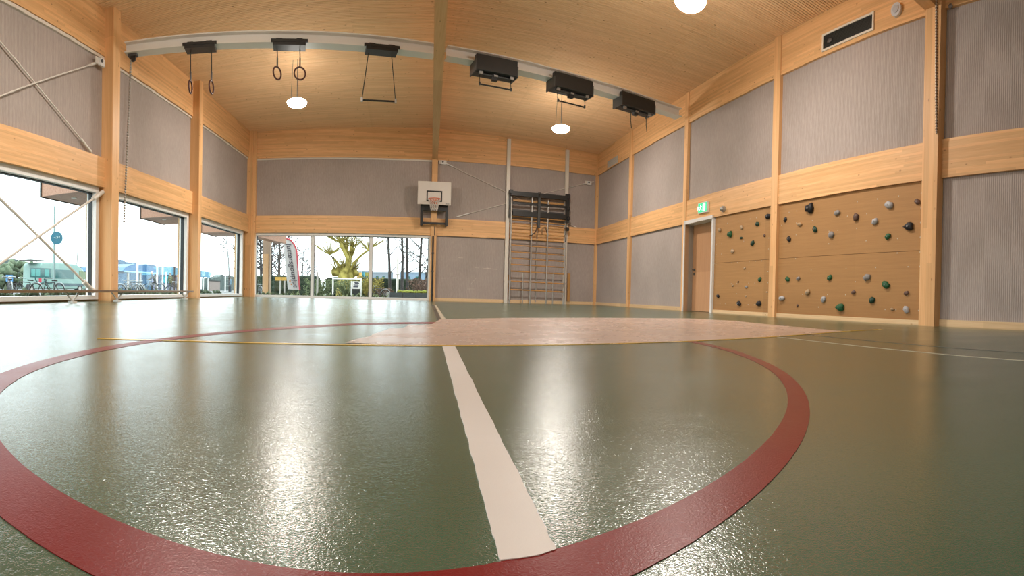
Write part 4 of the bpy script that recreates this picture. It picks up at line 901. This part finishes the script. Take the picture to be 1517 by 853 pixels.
# pollard willow
Y = 29.3
def W_(x, y, dy=0): return aty(x, y, Y + dy)
p = W_(512, 432)
e = empty('pollard_willow', (p[0], Y, GZ), 'thick yellowish pollard willow with knobbly limbs behind the goal frame', 'tree')
part('trunk', MB().tube([(p[0], Y, GZ), W_(512, 420), W_(513, 408), W_(515, 398)], [.55, .52, .45, .38], 12), m_willow, e)
LIMB = [([(513, 405), (516, 392), (514, 380), (509, 370), (505, 362)], [.34, .30, .24, .22, .26]), ([(516, 400), (519, 386), (516, 374), (512, 366)], [.22, .2, .17, .2]), ([(517, 395), (519, 383), (520, 374), (522, 369)], [.26, .2, .2, .28]), ([(519, 402), (524, 390), (532, 381), (540, 374), (545, 370.5)], [.2, .16, .13, .12, .14]), ([(508, 408), (503, 398), (500, 390), (495, 383)], [.28, .22, .16, .11]), ([(521, 380), (525, 371), (528, 362), (529, 352)], [.12, .08, .06, .04]), ([(495, 383), (490, 378), (483, 377), (477, 378)], [.09, .06, .05, .03]), ([(507, 364), (503, 352), (501, 344)], [.16, .1, .06]), ([(507, 364), (510, 352), (512, 340)], [.16, .12, .06])]
for i, (pts, rs) in enumerate(LIMB): part('limb', MB().tube([W_(x, y, (i % 3 - 1) * .3) for x, y in pts], [r * .46 for r in rs], 8), m_willow if i != 6 else m_bark, e)
for i, (x, y, r) in enumerate(((506, 363, .3), (513, 366, .26), (521, 369, .3), (545, 370, .16), (494, 382, .16), (503, 399, .4), (520, 402, .42), (512, 398, .4), (497, 404, .42), (527, 404, .4), (508, 355, .2))): part('knob', MB().blob(W_(x, y), r * .55, i, .3, 2), m_willow, e)
rnd = random.Random(9); tw = MB()
for (x, y, n) in ((505, 360, 46), (522, 367, 34), (545, 370, 30), (489, 377, 40), (512, 364, 30), (500, 400, 40), (524, 402, 40), (511, 400, 40)):
    for i in range(n):
        a1 = rnd.uniform(-1.2, 1.2); L_ = rnd.uniform(16, 44) * (.6 if y > 395 else 1); q = W_(x, y); q1 = W_(x + math.sin(a1) * L_ * .5, y - math.cos(a1) * L_ * .5, rnd.uniform(-.4, .4)); q2 = W_(x + math.sin(a1 * 1.1) * L_, y - math.cos(a1 * .9) * L_, rnd.uniform(-.8, .8)); tw.tube([q, q1, q2], [.020, .014, .009], 4)
part('twigs', tw, m_willow, e)['kind'] = 'stuff'
# --- left side: van, sign, shelter, people, bikes
XV = -17.0
def V(px, py, dx=0): return atx(px, py, XV - dx)
va, vf = atx(33, 437, XV - 1.2), V(134, 437); y0, y1 = va[1], vf[1]; zt_ = V(60, 387.5)[2]; zb = GZ + .06; L_ = y1 - y0
def vy(px): return V(px, 410)[1]
e = empty('van', (XV, (y0 + y1) / 2, GZ), 'pale teal van with dark side windows parked outside the first left window', 'van')
prof = [(y0, zb + .12), (y0 + .01 * L_, zt_ * .86), (y0 + .04 * L_, zt_ * .985), (y0 + .35 * L_, zt_ * 1.02), (y0 + .70 * L_, zt_ * .99), (y0 + .83 * L_, zt_ * .82), (y0 + .90 * L_, zt_ * .58), (y0 + .985 * L_, zt_ * .50), (y1, zt_ * .3), (y1, zb + .12)]
part('body', MB().prism([(XV, y, z) for y, z in prof], (-1.2, 0, 0)), m_van, e, bev=.06)
zg0, zg1 = V(60, 411)[2], V(60, 397)[2]
part('side_window', MB().box(XV, XV + .012, vy(44), vy(76), zg0, zg1), m_vglass, e)
part('side_window', MB().box(XV, XV + .012, vy(78), vy(109), zg0 * .97, zg1 * .97), m_vglass, e)
part('cab_window', MB().prism([(XV, vy(117), zg1 * .96), (XV, vy(129), zg1 * .9), (XV, vy(131), zg0 * 1.0), (XV, vy(117), zg0 * 1.0)], (.012, 0, 0)), mat('greenish van window', (.08, .14, .05), .1), e)
for px in (46, 53, 66): part('window_panel', MB().box(XV + .012, XV + .016, vy(px) , vy(px + 6), zg0 * 1.1, zg1 * .95), mat('teal reflection panel', (.06, .28, .26), .2), e)  # teal plates stand in for reflections on the van glass
part('tail_lamp', MB().box(XV - .06, XV + .02, y0 - .02, y0 + .1, zg0 * .5, zg0 * .95), mat('red lamp', (.45, .01, .04), .3), e)
part('skirt', MB().box(XV, XV + .02, vy(80), vy(128), V(60, 423)[2], V(60, 419)[2]), mat('dark van trim', (.06, .10, .12), .5), e)
part('roof_rack', MB().box(XV - 1.0, XV - .2, vy(50), vy(76), zt_ * 1.03, zt_ * 1.07), m_dgrey, e)
for px in (46, 118):
    w = MB().disc((XV - .2, vy(px), GZ + .2), (1, 0, 0), .22, .22, 18); o = part('wheel', w, m_tyre, e); part('hub', MB().disc((XV + .02, vy(px), GZ + .2), (1, 0, 0), .12, .01, 12), m_grey, o)
for px in (60, 73):  # swirling arcs on the van's side
    cc = np.array([XV + .012, vy(px), V(60, 411)[2]]); part('arc_marking', MB().tube([cc + np.array([0, math.cos(t) * .42, -abs(math.sin(t)) * .26]) for t in np.linspace(0, math.pi, 12)], .035, 5), m_vglass, e)
p = atx(80, 432, -12.5); pt = atx(79.5, 305, -12.5); ps = atx(84, 352.5, -12.4)
e = empty('round_sign', (p[0], p[1], GZ), 'round blue sign with white mark on a tall pole before the van', 'sign')
part('pole', MB().tube([(p[0], p[1], GZ), (pt[0], p[1], pt[2])], .045, 8), mat('teal grey pole', (.22, .32, .32), .5), e)
fv = np.array([ps[0], ps[1], 0]); fv /= np.linalg.norm(fv); R_ = np.linalg.norm(atx(94.5, 352.5, -12.4) - atx(75.5, 352.5, -12.4)) * .42
fsd = np.array([fv[1], -fv[0], 0])
part('disc', MB().disc(ps, fv, .235, .02, 26), mat('teal blue sign', (.025, .16, .24), .4), e)
wm = MB()
for a_, b_ in (((-.12, .0), (-.06, .03)), ((-.06, .03), (-.05, -.02)), ((-.02, .05), (.03, .07)), ((.03, .07), (.04, -.01)), ((.04, -.01), (-.02, -.01)), ((-.02, -.01), (.03, .03)), ((.07, .05), (.12, .06)), ((.12, .06), (.10, -.01)), ((.10, -.01), (.07, .02))):
    wm.bar(ps - fv * .012 + fsd * a_[0] + UZ * a_[1], ps - fv * .012 + fsd * b_[0] + UZ * b_[1], .018, .01)
part('white_mark', wm, mat('white sign print', (.6, .75, .78), .6), e)
p = atx(14, 412, -15.5)
e = empty('parking_sign', (p[0], p[1], GZ), 'small blue and white sign on a short post left of the van', 'sign')
part('board', MB().bar(p + UZ * .13, p - UZ * .13, .42, .03), mat('blue sign board', (.08, .25, .50), .5), e); part('leg', MB().tube([(p[0], p[1], GZ), p], .03, 6), m_bark, e); part('white_panel', MB().bar(p + UZ * .08 + np.array([.03, 0, 0]), p - UZ * .05 + np.array([.03, 0, 0]), .2, .02), m_white, e)
for i, (px, X, h, r_, lb) in enumerate(((10, -24, 1.9, 1.6, 'bushy tree at the left edge of the first left window'), (22, -23, 1.5, 1.5, 'bushy tree between the window edge and the van'))):
    p = atx(px, 425, X); e = empty('tree', (p[0], p[1], GZ), lb, 'tree'); part('trunk', MB().tube([(p[0], p[1], GZ), (p[0], p[1], h * .6)], .12, 7), m_bark, e)
    mb = MB(); rnd = random.Random(i)
    for k in range(60): mb.blob((p[0] + rnd.uniform(-1, 1) * r_, p[1] + rnd.uniform(-1, 1) * r_ * 1.3, rnd.uniform(.2, 1) * h * .85), rnd.uniform(.15, .32), k, .4, 1)
    part('foliage', mb, foliage('bush leaves %d' % i, (.05, .09, .05), (.16, .20, .13), 4.), e)['kind'] = 'stuff'
for i, (px, X, h, lb) in enumerate(((97, -30, 4.2, 'thin bare tree rising behind the van, nearer its middle'), (114, -31, 4.8, 'thin bare tree rising behind the front of the van'), (130, -33, 4., 'thin bare tree rising behind the van bonnet'))):
    p = atx(px, 425, X); tree('bare_tree', (p[0], p[1], GZ), h, .09, m_twig, lb, 60 + i, branches=9, start=.3, blen=.16)
# shelter with blue canopy
XS = -17.
c0, c1 = atx(181, 396, XS), atx(235, 396, XS); za, zb_ = atx(200, 403, XS)[2], atx(205, 391, XS)[2]
e = empty('bike_shelter', (XS, (c0[1] + c1[1]) / 2, GZ), 'shelter with a curved blue canopy outside the second left window', 'shelter')
n = 12; arc = [(c0[1] + (c1[1] - c0[1]) * k / n, za + (zb_ - za) * (1 - (2 * k / n - 1) ** 2) ** .6) for k in range(n + 1)]
part('canopy', MB().prism([(XS, y, z) for y, z in arc], (-3.5, 0, 0)), m_blue, e); part('fascia', MB().bar((XS + .05, c0[1] + .2, za), (XS + .05, c1[1] - .2, za), .1, .08), mat('pale blue edge', (.25, .50, .65), .4), e)
part('back_wall', MB().box(XS - 3.5, XS - 3.4, c0[1] + .6, c1[1] - .5, GZ, za), m_bluewall, e)
for t in (.18, .5, .95): yy = c0[1] + (c1[1] - c0[1]) * t; part('post', MB().tube([(XS - .1, yy, GZ), (XS - .1, yy, za)], .08, 6), m_grey, e)
c0 = atx(296, 404, XS - 2); c1 = atx(311, 403, XS - 2); za, zb_ = atx(300, 410, XS - 2)[2], c1[2]
e = empty('bike_shelter', (XS - 2, (c0[1] + c1[1]) / 2, GZ), 'end of a second blue canopy shelter outside the third left window', 'shelter')
part('canopy', MB().prism([(XS - 2, c0[1] - 6, zb_ + .1), (XS - 2, c1[1] + .6, zb_), (XS - 2, c1[1], za), (XS - 2, c0[1] - 6, za)], (-3, 0, 0)), mat('teal blue canopy', (.06, .24, .36), .5), e)
part('wall', MB().box(XS - 4, XS - 3.8, c0[1] - 6, c1[1] - 1.6, GZ, za), mat('violet grey wall', (.26, .28, .42), .6), e)
for t in (0, 1): part('post', MB().tube([(XS - 2.1, c1[1] - 1.2 * t - .3, GZ), (XS - 2.1, c1[1] - 1.2 * t - .3, za)], .07, 6), m_white, e)
# tree line and walls beyond
def treeline(name, pxs, X, label, m, seed, dep=1.2):
    rnd = random.Random(seed); pts = [atx(px, py, X) for px, py in pxs]; top = []
    for a_, b_ in zip(pts[:-1], pts[1:]):
        for k in range(8): q = a_ + (b_ - a_) * k / 8; top.append((q[0], q[1], q[2] + rnd.uniform(-.08, .08)))
    poly = [(X, pts[0][1], GZ)] + [(X, q[1], q[2]) for q in top] + [(X, pts[-1][1], pts[-1][2]), (X, pts[-1][1], GZ)]
    o = part(name, MB().prism(poly, (-dep, 0, 0)), m); tag(o, label, 'hedge')
m_far = foliage('far blue green trees', (.03, .08, .15), (.07, .15, .23), .8); m_far2 = foliage('far grey green trees', (.05, .07, .07), (.11, .14, .13), 1.)
treeline('tall_hedge', [(170, 389), (180, 384.5), (190, 389), (205, 391), (225, 391), (232, 395), (245, 396), (268, 397)], -27., 'bluish row of trees behind the blue canopy shelter', m_far, 1)
treeline('tall_hedge', [(311, 413), (322, 411), (330, 407), (340, 408), (352, 410)], -26., 'grey green row of bushes in the third left window', m_far2, 2)
treeline('tall_hedge', [(-40, 384), (0, 387), (20, 384), (33, 386), (45, 392), (140, 395), (168, 392)], -36., 'grey green row of trees behind the van', m_far2, 3)
p0, p1 = atx(311, 425, -22), atx(326, 417, -22)
e = empty('brick_wall', (-22, p0[1], GZ), 'low brownish wall in front of the bushes in the third left window', 'wall')
part('wall_panel', MB().box(-22.3, -22, p0[1], p1[1], GZ, p1[2]), mat('brown wall', (.24, .19, .17), .8), e); part('coping', MB().box(-22.35, -21.95, p0[1], p1[1], p1[2], p1[2] + .1), m_bark, e)
for i, (px, pt_, X, m_, lb) in enumerate(((203, 372, -13, m_white, 'white pole in front of the blue shelter'), (232.5, 395, -15, m_white, 'white post right of the cyclist, first of three'), (236.5, 395, -15, m_bluewall, 'bluish post right of the cyclist, middle of three'), (240.5, 393, -15, m_white, 'white post right of the cyclist, last of three'), (333.5, 408, -16, m_white, 'pale post in the third left window'), (258, 396, -16, m_bark, 'dark post near the right edge of the second left window'))):
    a_ = atx(px, 436, X); t = atx(px, pt_, X); e = empty('pole', (X, a_[1], GZ), lb, 'pole'); part('shaft', MB().tube([(X, a_[1], GZ), (X, a_[1], t[2])], .055, 7), m_, e); part('cap', MB().disc((X, a_[1], t[2]), (0, 0, 1), .07, .03, 8), m_, e)
p = atx(246, 414, -15.2); e = empty('round_sign', (p[0], p[1], GZ), 'teal round sign beside the white posts in the second left window', 'sign'); part('disc', MB().disc(p, p / np.linalg.norm(p), .24, .03, 18), mat('teal sign', (.03, .33, .40), .4), e); part('pole', MB().tube([(p[0], p[1], GZ), p + UZ * .45], .04, 6), m_white, e)
for k, (px, X, lb, h) in enumerate(((340, -16, 'bare tree at the right edge of the third left window', 5.2),)):
    p = atx(px, 432, X); tree('bare_tree', (p[0], p[1], GZ), h, .11, m_bark, lb, 77, lean=(-.02, -.10), branches=14, start=.25, blen=.24, tm=m_bark)
# bicycles
def bicycle(c, m, label):
    e = empty('bicycle', c, label, 'bicycle', 'bicycles parked outside the windows'); c = np.array(c); R_ = .19
    P = lambda y, z, x=0: c + np.array([x, y, z])
    for y in (-.3, .3):
        w = part('wheel', ring(MB(), P(y, R_ + .015), np.array([0, 1., 0]), UZ, R_, .014, 20), m_tyre, e)
        spk = MB()
        for k in range(6): a_ = math.pi * k / 6; d = np.array([0, math.cos(a_), math.sin(a_)]) * R_; spk.tube([P(y, R_ + .015) - d, P(y, R_ + .015) + d], .003, 3)
        part('spokes', spk, m_bikeg, w)
    f = MB()
    for a_, b_ in (((-.3, R_), (-.06, R_)), ((-.06, R_), (-.12, .44)), ((-.12, .42), (.2, .44)), ((-.06, R_), (.2, .42)), ((-.3, R_), (-.12, .40)), ((.3, R_), (.19, .50))): f.tube([P(*a_), P(*b_)], .013, 5)
    part('frame', f, m, e); part('saddle', MB().bar(P(-.2, .47), P(-.05, .48), .07, .03), m_tyre, e)
    part('handlebar', MB().tube([P(.10, .53, -.17), P(.18, .54, -.12), P(.19, .52), P(.18, .54, .12), P(.10, .53, .17)], .012, 5), m_bikeg, e); part('mudguard', MB().tube([P(-.3 + math.cos(t) * .225, R_ + .015 + math.sin(t) * .225) for t in np.linspace(.2, 2.9, 8)], .012, 4), m_bikeg, e)
    return e
m_bk = mat('black bike paint', (.02, .025, .03), .4)
bk = bicycle((0, 0, 0), m_bk, None)
spots = [(-8.4, 6.3), (-8.3, 6.75), (-8.5, 7.3), (-8.6, 8.4), (-8.6, 9.1), (-9.3, 10.5), (-9.0, 11.2)] + [(-8.6 - .15 * (i % 3), 12.9 + .62 * i) for i in range(6)] + [(-8.4 - .2 * (i % 2), 18.1 + .7 * i) for i in range(4)]
for i, (x, y) in enumerate(spots):
    o = bk if i == 0 else copy_tree(bk); o.location = (x, y, GZ); o.rotation_euler.z = (i * 2.1) % 1.2 + .9
    v_ = RC.T @ (np.array([x, y, .2]) - O); px = 758.5 + F * math.atan2(v_[0], v_[1]); wn_ = 'first' if px < 146 else 'second' if px < 275 else 'third'; cnt['b' + wn_] = cnt.get('b' + wn_, 0) + 1
    tag(o, 'black bicycle parked outside the %s left window, %s of its row from the left' % (wn_, ORD[cnt['b' + wn_] - 1]))
o = copy_tree(bk); p = aty(561, 436, 21.8); o.location = (p[0], 21.8, GZ); o.rotation_euler.z = 1.3; tag(o, 'bicycle parked outside the third back window, left of the planter', group=None)
p = aty(385, 436, 24); o = copy_tree(bk); o.location = (p[0], 24, GZ); o.rotation_euler.z = .5; tag(o, 'bicycle parked behind the timber post')
# low shrubs between the bicycles
m_low = foliage('low green planting', (.015, .03, .018), (.12, .15, .09), 8.)
mb = MB(); rnd = random.Random(8)
for i in range(520): y = rnd.uniform(4.5, 22); mb.blob((-7.5 - rnd.random() * .8 - max(0, (y - 12)) * .05, y, GZ + rnd.uniform(.02, .20)), rnd.uniform(.04, .10), i, .6, 1)
tag(part('ground_cover', mb, m_low), 'low green ground cover along the foot of the left windows', 'plants', kind='stuff')
# people outside
def person(c, faceang, pose, cols, label, h=1.0):
    """one continuous skinned body; pose: joint table in metres for a 1.75 m figure, y forward"""
    e = empty('person', c, label, 'person'); k = h
    J = pose; names = list(J); idx = {n: i for i, n in enumerate(names)}
    edges = [('pelvis', 'waist'), ('waist', 'chest'), ('chest', 'neck'), ('neck', 'head'), ('head', 'crown'), ('chest', 'lsh'), ('lsh', 'lel'), ('lel', 'lwr'), ('lwr', 'lhd'), ('chest', 'rsh'), ('rsh', 'rel'), ('rel', 'rwr'), ('rwr', 'rhd'), ('pelvis', 'lhp'), ('lhp', 'lkn'), ('lkn', 'lan'), ('lan', 'lto'), ('pelvis', 'rhp'), ('rhp', 'rkn'), ('rkn', 'ran'), ('ran', 'rto')]
    rad = dict(pelvis=.15, waist=.14, chest=.17, neck=.06, head=.10, crown=.085, lsh=.075, rsh=.075, lel=.05, rel=.05, lwr=.038, rwr=.038, lhd=.03, rhd=.03, lhp=.095, rhp=.095, lkn=.065, rkn=.065, lan=.045, ran=.045, lto=.035, rto=.035)
    me = bpy.data.meshes.new('body'); me.from_pydata([tuple(k * v for v in J[n]) for n in names], [(idx[a], idx[b]) for a, b in edges], []); me.update()
    o = bpy.data.objects.new('body', me); COL.objects.link(o); o.parent = e
    sk = o.modifiers.new('skin', 'SKIN'); o.modifiers.new('sub', 'SUBSURF').levels = 1
    if not me.skin_vertices: me.attributes  # layer is made by the modifier
    bm = bmesh.new(); bm.from_mesh(me); lay = bm.verts.layers.skin.verify()
    bm.verts.ensure_lookup_table()
    for n in names:
        bm.verts[idx[n]][lay].radius = (rad[n] * k, rad[n] * k); bm.verts[idx[n]][lay].use_root = n == 'pelvis'
    bm.to_mesh(me); bm.free()
    m = mat('coat and trousers ' + label[:12], cols[0], .8); nt = m.node_tree; b = nt.nodes['Principled BSDF']
    sp = nd(nt, 'ShaderNodeSeparateXYZ'); nt.links.new(nd(nt, 'ShaderNodeTexCoord').outputs['Object'], sp.inputs[0])
    hz_ = J['neck'][2] * k; pz = J['pelvis'][2] * k - .05
    nt.links.new(ramp(nt, math_(nt, 'DIVIDE', sp.outputs[2], 2.), [(0, cols[1]), (pz / 2, cols[0]), ((hz_ + .03) / 2, (.50, .32, .24))]), b.inputs['Base Color']); 
    for el in nt.nodes:
        if el.type == 'VALTORGB' : el.color_ramp.interpolation = 'CONSTANT'
    me.materials.append(m)
    hd = np.array(J['head']) * k; org = np.array(c)
    hair = MB().blob(hd + np.array([0, -.02, .06]) * k, .118 * k, 1, .03, 2, (1, 1, .9)); ob = bpy.data.objects.new('hair', hair.mesh('hair', mat('hair ' + label[:10], cols[2], .8))); COL.objects.link(ob); ob.parent = e
    e.rotation_euler.z = faceang; return e
sit = dict(pelvis=(0, -.1, .95), waist=(0, -.02, 1.12), chest=(0, .1, 1.32), neck=(0, .17, 1.47), head=(0, .22, 1.58), crown=(0, .22, 1.68), lsh=(-.18, .12, 1.37), lel=(-.24, .3, 1.18), lwr=(-.22, .5, 1.08), lhd=(-.22, .58, 1.07), rsh=(.18, .12, 1.37), rel=(.24, .3, 1.18), rwr=(.22, .5, 1.08), rhd=(.22, .58, 1.07), lhp=(-.1, -.08, .92), lkn=(-.12, .28, .72), lan=(-.12, .12, .32), lto=(-.12, .26, .26), rhp=(.1, -.08, .92), rkn=(.12, .22, .55), ran=(.12, .02, .14), rto=(.12, .16, .08))
stand = dict(pelvis=(0, 0, .95), waist=(0, 0, 1.12), chest=(0, .01, 1.33), neck=(0, .01, 1.5), head=(0, .03, 1.61), crown=(0, .03, 1.71), lsh=(-.18, 0, 1.4), lel=(-.25, -.02, 1.13), lwr=(-.25, .08, .9), lhd=(-.25, .1, .82), rsh=(.18, 0, 1.4), rel=(.25, -.02, 1.13), rwr=(.25, .08, .9), rhd=(.25, .1, .82), lhp=(-.1, 0, .92), lkn=(-.11, .03, .5), lan=(-.11, 0, .09), lto=(-.11, .14, .03), rhp=(.1, 0, .92), rkn=(.11, .05, .5), ran=(.11, -.03, .09), rto=(.11, .11, .03))
p = atx(228, 436, -13.5); hh = (atx(228, 402.5, -13.5)[2] - GZ) / 1.70
cyc = copy_tree(bk); cyc.location = (p[0], p[1], GZ); cyc.rotation_euler.z = -.9 + math.pi * .5 + 1.2; cyc.scale = (hh * 1.75 * 1.1,) * 3; tag(cyc, 'bicycle ridden by the person in the pale hood', group=None)
person((p[0], p[1], GZ), cyc.rotation_euler.z, sit, ((.05, .06, .06), (.03, .035, .04), (.55, .52, .46)), 'person with a pale hood and dark coat riding a bicycle outside the second left window', hh)
p = atx(252, 436, -14.5); hh = (atx(252, 404, -14.5)[2] - GZ) / 1.75
person((p[0], p[1], GZ), 1.0, stand, ((.10, .11, .06), (.05, .06, .05), (.08, .06, .04)), 'person in an olive coat standing right of the white posts', hh)
p = atx(262.5, 436, -14.5); hh = (atx(262, 407, -14.5)[2] - GZ) / 1.75
person((p[0], p[1], GZ), 2.0, stand, ((.22, .24, .27), (.10, .12, .11), (.30, .16, .12)), 'person in a grey coat standing near the right edge of the second left window', hh)
p = atx(341.5, 436, -15); hh = (atx(341, 410, -15)[2] - GZ) / 1.75
person((p[0], p[1], GZ), 1.6, stand, ((.10, .19, .26), (.05, .07, .09), (.05, .04, .04)), 'person with dark hair and a blue coat outside the third left window', hh)
